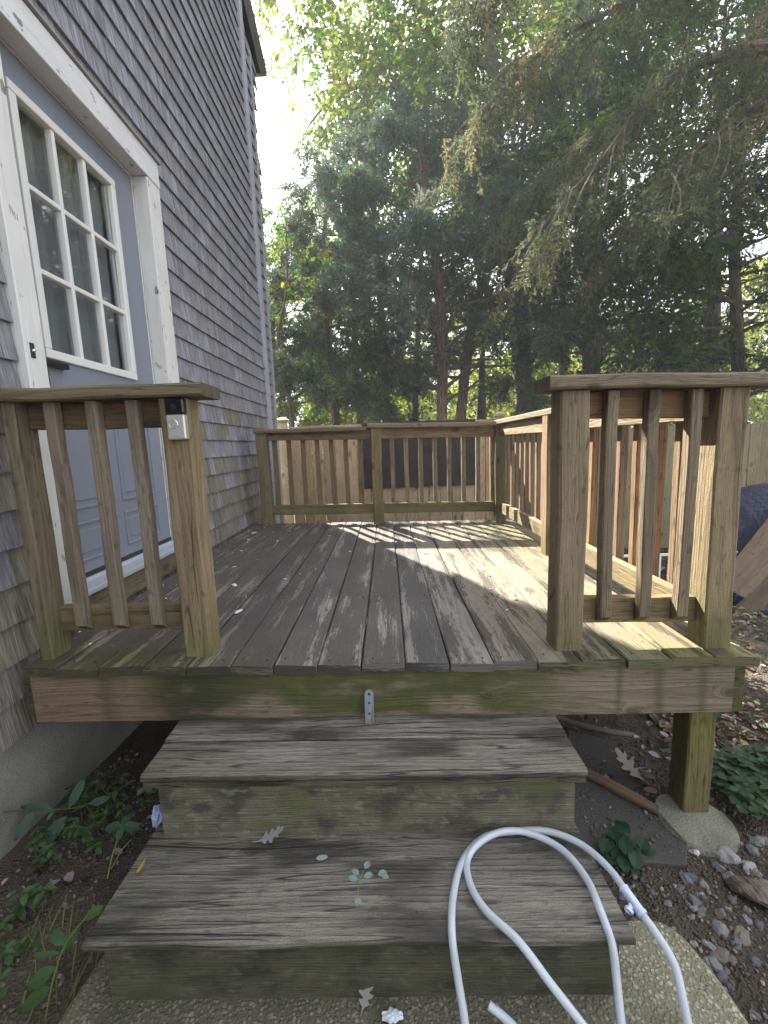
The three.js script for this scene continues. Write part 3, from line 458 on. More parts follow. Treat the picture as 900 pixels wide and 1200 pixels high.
// ---------------------------------------------------------------- steps and pad
const steps = thing('porch_steps', [1.12, -0.51, 0.3], 'two weathered grey wooden steps leading up to the deck', 'steps');
{
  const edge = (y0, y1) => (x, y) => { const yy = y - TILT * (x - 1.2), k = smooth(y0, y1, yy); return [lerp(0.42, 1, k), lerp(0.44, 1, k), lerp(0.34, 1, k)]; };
  put('tread', board({ ax: 'x', a0: 0.509, a1: 1.722, b0: -0.2125, b1: -0.1885, c0: -0.008, c1: 0.098, n: 20, wob: 0.0015, ch: 0.003, rag: 0.006, tone: 0.06 }), M.tread, steps);
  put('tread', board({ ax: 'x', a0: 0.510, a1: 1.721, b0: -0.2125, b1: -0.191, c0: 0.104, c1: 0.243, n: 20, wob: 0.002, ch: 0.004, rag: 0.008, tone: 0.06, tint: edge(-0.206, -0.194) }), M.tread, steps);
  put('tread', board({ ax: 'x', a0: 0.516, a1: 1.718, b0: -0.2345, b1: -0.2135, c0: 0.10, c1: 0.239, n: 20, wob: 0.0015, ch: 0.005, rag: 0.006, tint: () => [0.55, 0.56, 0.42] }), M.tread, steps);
  put('riser', board({ ax: 'x', a0: 0.547, a1: 1.695, b0: -0.402, b1: -0.2355, c0: 0.19, c1: 0.225, n: 20, wob: 0.001, tone: 0 }), M.riser, steps);
  for (const x of [0.55, 1.655]) { put('side_board', board({ ax: 'z', a0: -0.01, a1: 0.188, b0: x, b1: x + 0.038, c0: -0.402, c1: -0.2355 }), M.riser, steps); put('side_board', board({ ax: 'z', a0: 0.0, a1: 0.448, b0: x - 0.01, b1: x + 0.028, c0: -0.60, c1: -0.4255, tint: () => [0.7, 0.75, 0.55] }), M.riser, steps); }
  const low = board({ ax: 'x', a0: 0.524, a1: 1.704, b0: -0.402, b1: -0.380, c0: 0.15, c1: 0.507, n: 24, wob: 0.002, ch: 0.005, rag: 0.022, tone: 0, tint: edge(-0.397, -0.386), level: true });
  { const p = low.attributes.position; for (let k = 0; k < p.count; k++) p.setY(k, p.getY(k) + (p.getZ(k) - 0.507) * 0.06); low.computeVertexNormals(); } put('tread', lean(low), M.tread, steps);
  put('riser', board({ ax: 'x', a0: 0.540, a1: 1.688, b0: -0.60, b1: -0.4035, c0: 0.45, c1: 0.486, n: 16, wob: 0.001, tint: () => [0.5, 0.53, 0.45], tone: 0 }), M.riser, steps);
}
{ // concrete pad with a worn rounded outline
  const s = new THREE.Shape(), pts = [[0.49, -0.25], [1.70, -0.33], [1.83, -0.335], [1.885, -0.345], [1.915, -0.40], [1.935, -0.56], [1.94, -1.1], [1.9, -1.6], [0.45, -1.6], [0.44, -1.0], [0.455, -0.5]];
  s.moveTo(pts[0][0], pts[0][1]); s.splineThru(pts.slice(1).map((p) => new THREE.Vector2(...p))); s.closePath();
  const split = (geo) => { // halve long edges a few times
    geo = geo.index ? geo.toNonIndexed() : geo; let p = [...geo.attributes.position.array]; for (let n = 0; n < 7; n++) { const o = []; for (let t = 0; t < p.length; t += 9) { const v = [0, 3, 6].map((k) => p.slice(t + k, t + k + 3)), L = [0, 1, 2].map((k) => Math.hypot(...v[k].map((c, m) => c - v[(k + 1) % 3][m]))), e = L.indexOf(Math.max(...L)); if (L[e] < 0.06) { o.push(...v.flat()); continue; } const a = v[e], b = v[(e + 1) % 3], c = v[(e + 2) % 3], m = a.map((q, k) => (q + b[k]) / 2); o.push(...a, ...m, ...c, ...m, ...b, ...c); } p = o; } const g2 = new THREE.BufferGeometry(); g2.setAttribute('position', new THREE.Float32BufferAttribute(p, 3)); g2.computeVertexNormals(); return g2; };
  let g = new THREE.ExtrudeGeometry(s, { depth: 0.13, bevelEnabled: true, bevelSize: 0.015, bevelThickness: 0.015, bevelSegments: 3, curveSegments: 60 }); g.rotateX(-Math.PI / 2); g.translate(0, -0.703, 0);
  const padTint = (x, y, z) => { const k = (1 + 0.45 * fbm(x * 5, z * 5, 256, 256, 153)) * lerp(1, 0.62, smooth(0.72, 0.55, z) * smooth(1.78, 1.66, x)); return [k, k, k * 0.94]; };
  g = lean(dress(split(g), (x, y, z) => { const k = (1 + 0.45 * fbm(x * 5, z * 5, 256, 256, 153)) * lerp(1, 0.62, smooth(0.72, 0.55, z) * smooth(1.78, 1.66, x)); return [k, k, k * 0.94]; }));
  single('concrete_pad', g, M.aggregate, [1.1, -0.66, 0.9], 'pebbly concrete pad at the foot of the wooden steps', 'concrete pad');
}

// ---------------------------------------------------------------- small things fixed to the deck
{
  const b = thing('metal_bracket', [1.125, -0.15, -0.01], 'small steel mending plate screwed to the mossy rim board above the top step', 'bracket');
  const s = new THREE.Shape(); const w = 0.014, h = 0.056; s.absarc(0, h - w, w, 0, Math.PI); s.absarc(0, -h + w, w, Math.PI, Math.PI * 2); s.closePath();
  for (const y of [0.043, 0.016, -0.016]) { const p = new THREE.Path(); p.absarc(0, y, 0.0042, 0, Math.PI * 2, true); s.holes.push(p); }
  const g = new THREE.ExtrudeGeometry(s, { depth: 0.003, bevelEnabled: true, bevelSize: 0.0008, bevelThickness: 0.0008, bevelSegments: 2, curveSegments: 14 }); g.translate(0, -0.062, 0); g.rotateX(-0.36); g.translate(1.126, -0.088, -0.0105);
  put('plate', dress(g, (x, y) => { const k = clamp01(0.5 + n2(x * 90, y * 60, 256, 256, 161)); return mix3([1, 1, 1], [0.5, 0.3, 0.2], smooth(-0.17, -0.2, y) * 0.9 + 0.25 * k); }), plain(0.17, 0.19, 0.22, { metalness: 0.6, roughness: 0.4, vertexColors: true }), b);
  put('screw', dress(new THREE.SphereGeometry(0.006, 12, 8).scale(1, 1, 0.5).translate(1.126, -0.188, 0.029)), plain(0.3, 0.17, 0.1, { metalness: 0.6, roughness: 0.5, vertexColors: true }), b);
  const d = thing('doorbell', [0.579, 0.715, -0.06], 'silver and black video doorbell on the wooden post by the door', 'doorbell');
  put('body', box(0.551, 0.608, 0.722, 0.797, -0.0625, -0.036, 0.006), plain(0.58, 0.56, 0.5, { metalness: 0.55, roughness: 0.38, vertexColors: true }), d);
  put('camera_face', box(0.551, 0.608, 0.798, 0.8445, -0.0625, -0.0365, 0.006), plain(0.008, 0.008, 0.012, { roughness: 0.12, vertexColors: true }), d);
  put('lens', dress(new THREE.CylinderGeometry(0.009, 0.009, 0.003, 24).rotateX(Math.PI / 2).translate(0.579, 0.82, -0.0362)), plain(0.02, 0.02, 0.03, { roughness: 0.05, vertexColors: true }), d);
  const ringG = new THREE.TorusGeometry(0.0125, 0.0022, 8, 32); ringG.translate(0.573, 0.769, -0.036);
  const bt = put('button', dress(new THREE.CylinderGeometry(0.0115, 0.0115, 0.003, 28).rotateX(Math.PI / 2).translate(0.573, 0.769, -0.0358)), plain(0.5, 0.48, 0.44, { metalness: 0.5, roughness: 0.35, vertexColors: true }), d);
  put('button_ring', dress(ringG), plain(0.75, 0.75, 0.75, { metalness: 0.8, roughness: 0.25, vertexColors: true }), bt);
  const cv = document.createElement('canvas'); cv.width = 96; cv.height = 48; const c2 = cv.getContext('2d'); c2.fillStyle = '#c4c1b8'; c2.fillRect(0, 0, 96, 48); c2.fillStyle = '#77746c'; c2.font = '34px sans-serif'; c2.textAlign = 'center'; c2.fillText('ring', 48, 34);
  const ct = new THREE.CanvasTexture(cv); ct.colorSpace = THREE.SRGBColorSpace;
  const lg = new THREE.PlaneGeometry(0.017, 0.0085); lg.translate(0.578, 0.7325, -0.03585); put('lettering', lg, new THREE.MeshStandardMaterial({ map: ct, roughness: 0.4, metalness: 0.5 }), d);
}
// ---------------------------------------------------------------- fence
{
  const f = thing('board_fence', [1.3, -0.7, -4.0], 'brown board fence with capped posts behind the back railing', 'fence'), r = rng(515);
  let x = 0.06; while (x < 2.50) { const w = 0.128 + r() * 0.018, t = 0.85 + r() * 0.3; put('fence_board', board({ ax: 'y', a0: -0.66, a1: 0.935 + (r() - 0.5) * 0.012, b0: x + 0.004, b1: Math.min(2.505, x + w - 0.004), c0: -4.02, c1: -4.0 + (r() - 0.5) * 0.006, n: 4, level: true, tint: (a, y) => { const k = t * (0.85 + 0.15 * smooth(-0.3, 0.4, y)); return [k * 1.08, k * 0.96, k * 0.84]; } }), M.picket, f); x += w; }
  for (const y of [-0.3, 0.3, 0.85]) put('fence_rail', board({ ax: 'x', a0: 0.06, a1: 2.50, b0: y, b1: y + 0.085, c0: -4.066, c1: -4.027, level: true }), M.picket, f);
  for (const [px, top, t] of [[0.0, 0.99, 1.25], [2.55, 0.96, 1.0]]) {
    const p = put('fence_post', board({ ax: 'y', a0: -0.7, a1: top, b0: px - 0.048, b1: px + 0.048, c0: -4.03, c1: -3.93, n: 5, level: true, ch: 0.005, tint: () => [t, t * 0.96, t * 0.86] }), M.picket, f);
    const cap = new THREE.CylinderGeometry(0.025, 0.098, 0.03, 4, 1); cap.rotateY(Math.PI / 4); cap.translate(px, top + 0.042, -3.98);
    put('post_cap', join([box(px - 0.068, px + 0.068, top + 0.002, top + 0.027, -4.05, -3.91, 0.004), dress(cap)]), M.picket, p);
  }
  const g = thing('board_fence', [6, -0.7, -4.0], 'lower greenish board fence in the yard beyond the deck corner', 'fence');
  x = 2.61; while (x < 10) { const w = 0.135 + r() * 0.02, t = 0.62 + r() * 0.2; put('fence_board', board({ ax: 'y', a0: -0.7, a1: 0.80 - 0.012 * (x - 2.6) + (r() - 0.5) * 0.008, b0: x + 0.001, b1: x + w - 0.001, c0: -4.02, c1: -4.0 + (r() - 0.5) * 0.005, n: 4, level: true, tint: (a, y) => { const k = t; return [k, k * 1.0, k * 0.78]; } }), M.picket, g); x += w; }
  for (const y of [-0.3, 0.6]) put('fence_rail', board({ ax: 'x', a0: 2.61, a1: 10, b0: y, b1: y + 0.085, c0: -4.066, c1: -4.027, level: true }), M.picket, g);
  // dark mat over the fence
  const m = [], N = 40, K = 30, uv = [], id = []; const seg = (s) => (s < 0.86 ? [0.17 + s / 0.86 * 0.775, -3.985] : [0.947 - (s - 0.86) * 0.2, -3.985 - (s - 0.86) / 0.14 * 0.06]);
  for (let j = 0; j <= K; j++) for (let i = 0; i <= N; i++) { const X = 0.93 + 1.33 * i / N, [Y, Z] = seg(j / K); m.push(X + 0.006 * n2(j * 0.3, 3, 256, 256, 171), Y + 0.006 * n2(i * 0.4, 7, 256, 256, 173), Z + 0.012 + 0.012 * n2(i * 0.25, j * 0.2, 256, 256, 175)); uv.push(X, Y); if (i < N && j < K) { const a = j * (N + 1) + i; id.push(a, a + 1, a + N + 1, a + 1, a + N + 2, a + N + 1); } }
  const mg = new THREE.BufferGeometry(); mg.setAttribute('position', new THREE.Float32BufferAttribute(m, 3)); mg.setAttribute('uv', new THREE.Float32BufferAttribute(uv, 2)); mg.setIndex(id); mg.computeVertexNormals();
  single('mat', mg, plain(0.035, 0.024, 0.023, { roughness: 0.95, bumpMap: T.soil.bump, bumpScale: 0.004 }), [1.6, 0.2, -3.98], 'dark brown mat hanging over the fence behind the back railing', 'mat');
}

// ---------------------------------------------------------------- leaves and sprays (shared shapes)
const leafMat = (r, g, b, tr = 0.4, o = {}) => new THREE.MeshPhysicalMaterial({ color: new THREE.Color().setRGB(r, g, b), roughness: 0.9, transmission: tr, thickness: 0, specularIntensity: 0.25, vertexColors: true, ...o });
class Tris { constructor() { this.p = []; this.c = []; }
  tri(a, b, c, k = [1, 1, 1]) { for (const v of [a, b, c]) { this.p.push(v.x, v.y, v.z); this.c.push(...k); } }
  geo() { const g = new THREE.BufferGeometry(); g.setAttribute('position', new THREE.Float32BufferAttribute(this.p, 3)); g.setAttribute('color', new THREE.Float32BufferAttribute(this.c, 3)); g.setAttribute('uv', new THREE.Float32BufferAttribute(new Float32Array(this.p.length / 3 * 2), 2)); g.computeVertexNormals(); return g; } }
const frame = (d) => { const a = Math.abs(d.y) < 0.9 ? V(0, 1, 0) : V(1, 0, 0), s = a.clone().cross(d).normalize(); return [s, d.clone().cross(s).normalize()]; };
// one leaf: folded along its midrib, curved, from base b along d; n = its up
function leaf(T3, b, d, n, len, wid, k, curl = 0.2, fold = 0.25) {
  const s = d.clone().cross(n).normalize(), at = (t, w) => b.clone().addScaledVector(d, len * t).addScaledVector(n, -curl * len * t * t + Math.abs(w) * wid * fold).addScaledVector(s, w * wid);
  const pr = [[0, 0], [0.28, 0.42], [0.6, 0.44], [0.85, 0.2], [1, 0]];
  for (let i = 0; i < 4; i++) { const [t0, w0] = pr[i], [t1, w1] = pr[i + 1]; for (const q of [1, -1]) { const A = at(t0, 0), B = at(t1, 0), C = at(t1, w1 * q), E = at(t0, w0 * q); if (w0 > 0) T3.tri(A, E, C, k); if (w1 > 0) T3.tri(A, C, B, k); else T3.tri(A, E, B, k); } }
}
// cheap leaf: two triangles folded
function leaflet(T3, b, d, n, len, wid, k, curl = 0.15) { const s = d.clone().cross(n).normalize(), tip = b.clone().addScaledVector(d, len).addScaledVector(n, -curl * len), m = b.clone().addScaledVector(d, len * 0.45).addScaledVector(n, wid * 0.12); T3.tri(b, m.clone().addScaledVector(s, wid / 2), tip, k); T3.tri(b, tip, m.clone().addScaledVector(s, -wid / 2), k); }
const rdir = (r) => { const y = r() * 2 - 1, a = r() * Math.PI * 2, q = Math.sqrt(1 - y * y); return V(Math.cos(a) * q, y, Math.sin(a) * q); };
// sprays point along +x, up is +y, so an instance is turned to its branch
function juniperSpray(seed, droop = 0.25, len = 0.42, dense = 16, sub = 5) {
  const r = rng(seed), t3 = new Tris();
  for (let i = 0; i < dense; i++) {
    const t = (i + 0.4) / dense, b = V(len * t, -droop * len * t * t, 0), L = 0.15 * (1.05 - t * 0.75) * (0.7 + 0.6 * r()), a = r() * Math.PI * 2, d = V(0.75, Math.sin(a) * 0.7 - droop * t, Math.cos(a) * 0.95).normalize();
    for (let j = 0; j < sub; j++) {
      const bb = b.clone().addScaledVector(d, L * (j / sub)), dd = d.clone().addScaledVector(rdir(r), 0.65).add(V(0, -droop * 0.6, 0)).normalize(), [s] = frame(dd), w = 0.0075 + 0.004 * r(), ln = 0.045 + 0.04 * r(), tip = bb.clone().addScaledVector(dd, ln), k0 = 0.7 + 0.6 * r(), k = [k0, k0, k0 * (0.85 + 0.3 * r())];
      const mid = bb.clone().addScaledVector(dd, ln * 0.5); t3.tri(bb, mid.clone().addScaledVector(s, w), tip, k); t3.tri(bb, tip, mid.clone().addScaledVector(s, -w), k);
    }
  }
  return t3.geo();
}
function leafSpray(seed, n = 12, size = 0.085, spread = 0.4) {
  const r = rng(seed), t3 = new Tris();
  for (let i = 0; i < n; i++) { const t = i / n, b = V(spread * t, 0.04 * Math.sin(t * 5) + (r() - 0.5) * 0.05, (r() - 0.5) * 0.1), side = i % 2 ? 1 : -1, d = V(0.6 + 0.4 * r(), -0.25 - 0.35 * r(), side * (0.5 + r() * 0.6)).normalize(), up = V((r() - 0.5) * 0.9, 1, (r() - 0.5) * 0.9).normalize(), s = size * (0.6 + 0.7 * r()), k = 0.75 + 0.5 * r(); leaf(t3, b, d, up, s, s * 0.62, [k, k, k * (0.8 + 0.4 * r())], 0.25, 0.2); }
  return t3.geo();
}
function clump(seed, n = 60, R = 0.45, size = 0.14) { const r = rng(seed), t3 = new Tris(); for (let i = 0; i < n; i++) { const p = rdir(r).multiplyScalar(R * Math.cbrt(r())); p.y *= 0.75; const k = 0.7 + 0.6 * r(); leaflet(t3, p, rdir(r).add(V(0, -0.4, 0)).normalize(), rdir(r), size * (0.6 + 0.7 * r()), size * 0.6, [k, k, k * 0.9]); } return t3.geo(); }

// where sprays go: list of [position, direction, scale, tint]
function crownOf(parent, geo, mat, spots, name = 'crown', seed = 1) {
  const im = new THREE.InstancedMesh(geo, mat, spots.length), r = rng(seed), q = new THREE.Quaternion(), m = new THREE.Matrix4(), c = new THREE.Color(), w = worldOf(parent), X = V(1, 0, 0);
  spots.forEach(([p, d, s, t], i) => { const up = V(0, 1, 0).addScaledVector(rdir(r), 0.5), z = d.clone().cross(up).normalize(), y = z.clone().cross(d).normalize(), b = new THREE.Matrix4().makeBasis(d, y, z); q.setFromRotationMatrix(b); m.compose(p.clone().sub(w), q, V(s, s, s)); im.setMatrixAt(i, m); im.setColorAt(i, c.setRGB(...t)); });
  im.name = name; im.userData.kind = 'stuff'; im.castShadow = im.receiveShadow = true; parent.add(im); return im;
}
const JUN = [juniperSpray(11), juniperSpray(12, 0.4), juniperSpray(13, 0.15)], HANG = [juniperSpray(14, 0.9, 0.55, 16, 5), juniperSpray(15, 0.7, 0.5, 14, 5)], LSP = [leafSpray(21), leafSpray(22, 14, 0.075), leafSpray(23, 10, 0.11)], CLU = [clump(31), clump(32, 50, 0.5, 0.17)];

// tree: trunk points and radii, then boughs; profile(t) gives reach of a bough that leaves the trunk at fraction t
function tree(name, label, category, group, o) {
  const { trunk, radii, boughs, from = 0.2, reach, rise = 0.1, sag = 0.25, per = 14, jitter = 0.25, geo, mat, scale = 1, tintFn, seed, bark = M.bark, barkTint = null, lean: keep = null, az = null, boughR = 0.03, up = 1, seg = 30, skip = null } = o;
  const r = rng(seed), t = thing(name, [trunk[0].x, trunk[0].y, trunk[0].z], label, category, group), curve = new THREE.CatmullRomCurve3(trunk);
  put('trunk', limb(trunk, radii, seg, 10, 0.22, seed, barkTint), bark, t);
  const limbs = [], spots = [];
  for (let i = 0; i < boughs; i++) {
    const h = from + (up - from) * Math.pow((i + r() * 0.8) / boughs, 0.9), p0 = curve.getPointAt(Math.min(1, h)), a = az ? az(r, h) : i * 2.4 + r() * 0.9, L = reach(h, a) * (0.7 + 0.5 * r());
    if (L < 0.15) continue;
    const pts = []; for (let k = 0; k <= 4; k++) { const s = k / 4; pts.push(V(p0.x + Math.cos(a + 0.25 * Math.sin(s * 3 + i)) * L * s, p0.y + L * (rise * s * 2 - sag * s * s) + 0.05 * L * Math.sin(i * 1.7 + s * 5), p0.z + Math.sin(a + 0.25 * Math.sin(s * 3 + i)) * L * s)); }
    limbs.push(limb(pts, [boughR * (0.5 + L * 0.3), boughR * 0.25, 0.004], 8, 5, 0.1, i));
    const bc = new THREE.CatmullRomCurve3(pts), n = Math.max(3, Math.round(per * L));
    for (let k = 0; k < n; k++) {
      const s = 0.2 + 0.8 * Math.sqrt(r()), p = bc.getPointAt(s), tg = bc.getTangentAt(s), spread = jitter * (0.35 + 0.5 * L * 0.3);
      p.add(V((r() - 0.5) * 2 * spread, (r() - 0.6) * 1.3 * spread, (r() - 0.5) * 2 * spread)); if (skip && skip(p)) continue;
      const d = tg.addScaledVector(rdir(r), 0.9).add(V(0, -0.12, 0)).normalize(); spots.push([p, d, scale * (0.7 + 0.6 * r()), tintFn(r, p, s)]);
    }
  }
  if (limbs.length) put('limbs', mergeGeometries(limbs), bark, t);
  const G = Array.isArray(geo) ? geo : [geo]; G.forEach((g, i) => { const sub = spots.filter((_, k) => k % G.length === i); if (sub.length) crownOf(t, g, mat, sub, 'crown', seed + i); });
  return t;
}
const cedarMat = leafMat(0.105, 0.13, 0.09, 0.55), dryMat = leafMat(0.125, 0.13, 0.08, 0.6), broadMat = leafMat(0.12, 0.165, 0.04, 0.6), darkMat = leafMat(0.085, 0.115, 0.065, 0.55), woodsMat = leafMat(0.15, 0.19, 0.05, 0.6);
const vary = (a, b) => (r) => { const k = r(); return mix3(a, b, k * k).map((x) => x * (0.75 + 0.5 * r())); };
const pinkBark = (y) => { const k = smooth(2.6, 1.2, y); return mix3([0.95, 0.88, 0.85], [2.1, 1.75, 1.55], k); };

tree('cedar_tree', 'large bluish cedar with a pinkish stringy trunk rising behind the middle of the fence', 'tree', null, { trunk: [V(2.48, -0.9, -9), V(2.50, 1.2, -9), V(2.55, 2.9, -9), V(2.48, 4.2, -9.05), V(2.32, 5.5, -9.1), V(2.1, 7.6, -9.2)], radii: [0.17, 0.13, 0.12, 0.11, 0.09, 0.03], boughs: 60, from: 0.28, reach: (h, a) => (0.9 + 2.9 * smooth(1.08, 0.3, h) * (h < 0.36 ? 0.75 : 1)) * (Math.cos(a) < 0 ? 1.15 : 0.9), rise: 0.18, sag: 0.28, per: 17, jitter: 0.2, geo: JUN, mat: cedarMat, scale: 1.2, tintFn: vary([0.8, 0.95, 1.0], [1.25, 1.25, 1.0]), seed: 201, barkTint: pinkBark, boughR: 0.035, skip: (p) => (p.y < 2.7 && p.x > 0.9) || (p.z > -9.3 && Math.abs(p.x - 2.45) < 0.45 && p.y < 5.2) });
tree('cedar_tree', 'second cedar with a leaning trunk just right of the large bluish one', 'tree', null, { trunk: [V(3.08, -0.9, -10), V(3.10, 1.3, -10), V(3.25, 2.6, -10), V(3.55, 4.1, -10), V(4.2, 5.6, -10), V(4.7, 8, -10)], radii: [0.17, 0.14, 0.12, 0.1, 0.07, 0.03], boughs: 60, from: 0.3, reach: (h) => 0.9 + 2.1 * smooth(1.1, 0.3, h), rise: 0.15, sag: 0.3, per: 11, jitter: 0.2, geo: JUN, mat: cedarMat, scale: 1.25, tintFn: vary([0.75, 0.9, 0.9], [1.15, 1.2, 0.9]), seed: 202, barkTint: pinkBark, skip: (p) => p.y < 2.6 });
tree('cedar_tree', 'bushy young cedar whose low boughs hang over the fence near the house corner', 'tree', null, { trunk: [V(-0.1, -0.9, -9.6), V(0.0, 1.5, -9.6), V(-0.1, 4, -9.6), V(0.1, 7, -9.6)], radii: [0.12, 0.1, 0.07, 0.02], boughs: 56, from: 0.3, reach: (h) => 0.6 + 1.5 * smooth(1.05, 0.35, h), rise: 0.1, sag: 0.32, per: 22, jitter: 0.2, geo: JUN, mat: cedarMat, scale: 1.15, tintFn: vary([0.85, 1.0, 0.95], [1.3, 1.35, 0.9]), seed: 203, skip: (p) => p.x < -1.35 + 0.02 * p.y });
tree('hemlock_tree', 'dark dense evergreen filling the space right of the cedar trunks', 'tree', null, { trunk: [V(5.6, -0.9, -8.4), V(5.6, 2, -8.4), V(5.5, 5, -8.4), V(5.4, 8.5, -8.4)], radii: [0.2, 0.17, 0.12, 0.03], boughs: 54, from: 0.26, reach: (h) => 0.7 + 2.3 * smooth(1.1, 0.2, h), rise: 0.08, sag: 0.3, per: 11, jitter: 0.22, geo: JUN, mat: darkMat, scale: 1.25, tintFn: vary([0.7, 0.85, 0.75], [1.2, 1.25, 0.8]), seed: 204 });
tree('hemlock_tree', 'dark evergreen behind the yard fence at the right edge', 'tree', null, { trunk: [V(9.2, -0.9, -10), V(9.2, 3, -10), V(9.1, 6, -10), V(9, 10, -10)], radii: [0.22, 0.18, 0.12, 0.03], boughs: 44, from: 0.2, reach: (h) => 0.8 + 2.4 * smooth(1.1, 0.2, h), rise: 0.08, sag: 0.28, per: 11, jitter: 0.3, geo: JUN, mat: darkMat, scale: 1.4, tintFn: vary([0.7, 0.85, 0.75], [1.2, 1.25, 0.8]), seed: 205 });
// big oak at the back: heavy limb reaching left, bright leaves with the sun behind them
{
  const t = tree('oak_tree', 'tall broadleaf tree with sunlit yellow-green leaves and a bare limb reaching toward the house', 'tree', null, { trunk: [V(5.5, -0.9, -12.2), V(5.35, 1.8, -12.1), V(4.9, 5.5, -12), V(4.5, 8.4, -12), V(4.4, 11, -12.3), V(4.1, 14, -12.6)], radii: [0.32, 0.27, 0.24, 0.22, 0.16, 0.05], boughs: 46, from: 0.52, reach: (h, a) => (Math.cos(a) < 0 ? 5.2 : 3.6), rise: 0.22, sag: 0.16, per: 15, jitter: 0.95, geo: LSP, mat: broadMat, scale: 1.7, tintFn: vary([0.8, 0.9, 0.8], [1.7, 1.5, 0.7]), seed: 206, boughR: 0.04, skip: (p) => p.x < -1.35 + 0.6 * n2(p.y * 0.9, p.z, 256, 256, 181) });
  put('limb', limb([V(4.5, 8.9, -12), V(3.0, 9.9, -12.4), V(1.6, 10.75, -13), V(0.4, 10.75, -13), V(-0.6, 10.0, -13), V(-1.0, 9.4, -13)], [0.15, 0.1, 0.07, 0.04, 0.015], 26, 8, 0.15, 5), M.bark, t);
  put('limb', limb([V(0.5, 10.75, -13), V(0.3, 11.6, -13), V(0.1, 12.6, -12.9)], [0.045, 0.03, 0.01], 10, 6, 0.1, 6), M.bark, t);
  put('limb', limb([V(0.9, 10.78, -13), V(1.9, 11.8, -13), V(3.1, 12.1, -12.9)], [0.05, 0.035, 0.012], 12, 6, 0.1, 7), M.bark, t);
}
tree('broadleaf_tree', 'broadleaf tree with layered glossy leaves above the yard fence on the right', 'tree', null, { trunk: [V(8.0, -0.9, -7.2), V(7.8, 1.6, -7.2), V(7.4, 3.6, -7), V(7.3, 6, -6.9), V(7.5, 8, -7)], radii: [0.14, 0.11, 0.09, 0.06, 0.02], boughs: 60, from: 0.24, reach: (h) => 1.1 + 1.7 * Math.sin(Math.min(1, h) * 3), rise: 0.12, sag: 0.18, per: 24, jitter: 0.5, geo: LSP, mat: broadMat, scale: 1.15, tintFn: vary([0.45, 0.62, 0.6], [1.0, 1.15, 0.7]), seed: 207 });
tree('sapling', 'thin crooked sapling with pale leaves beside the house corner', 'tree', null, { trunk: [V(-0.5, -0.9, -6.9), V(-0.55, 1.6, -7), V(-0.68, 2.1, -7), V(-0.66, 2.7, -7), V(-0.45, 3.5, -7), V(-0.4, 4.4, -7)], radii: [0.045, 0.04, 0.035, 0.03, 0.02, 0.008], boughs: 26, from: 0.3, reach: (h) => 0.75, rise: 0.2, sag: 0.2, per: 13, jitter: 0.3, geo: LSP, mat: broadMat, scale: 0.75, tintFn: vary([0.9, 1, 0.8], [1.7, 1.5, 0.6]), seed: 208, boughR: 0.012, skip: (p) => p.x < -1.2 });
tree('slender_tree', 'hazy yellow-green tree filling the gap between the house corner and the cedars', 'tree', null, { trunk: [V(-2.1, -1.2, -14.5), V(-2.1, 2, -14.5), V(-2.2, 5, -14.4), V(-2.0, 7.6, -14.5)], radii: [0.12, 0.1, 0.07, 0.02], boughs: 44, from: 0.2, reach: (h) => 1.7, rise: 0.25, sag: 0.2, per: 26, jitter: 0.6, geo: LSP, mat: broadMat, scale: 1.3, tintFn: vary([0.9, 1, 0.8], [1.8, 1.6, 0.7]), seed: 209, skip: (p) => p.x < -3.3 || p.y > 8.2 });
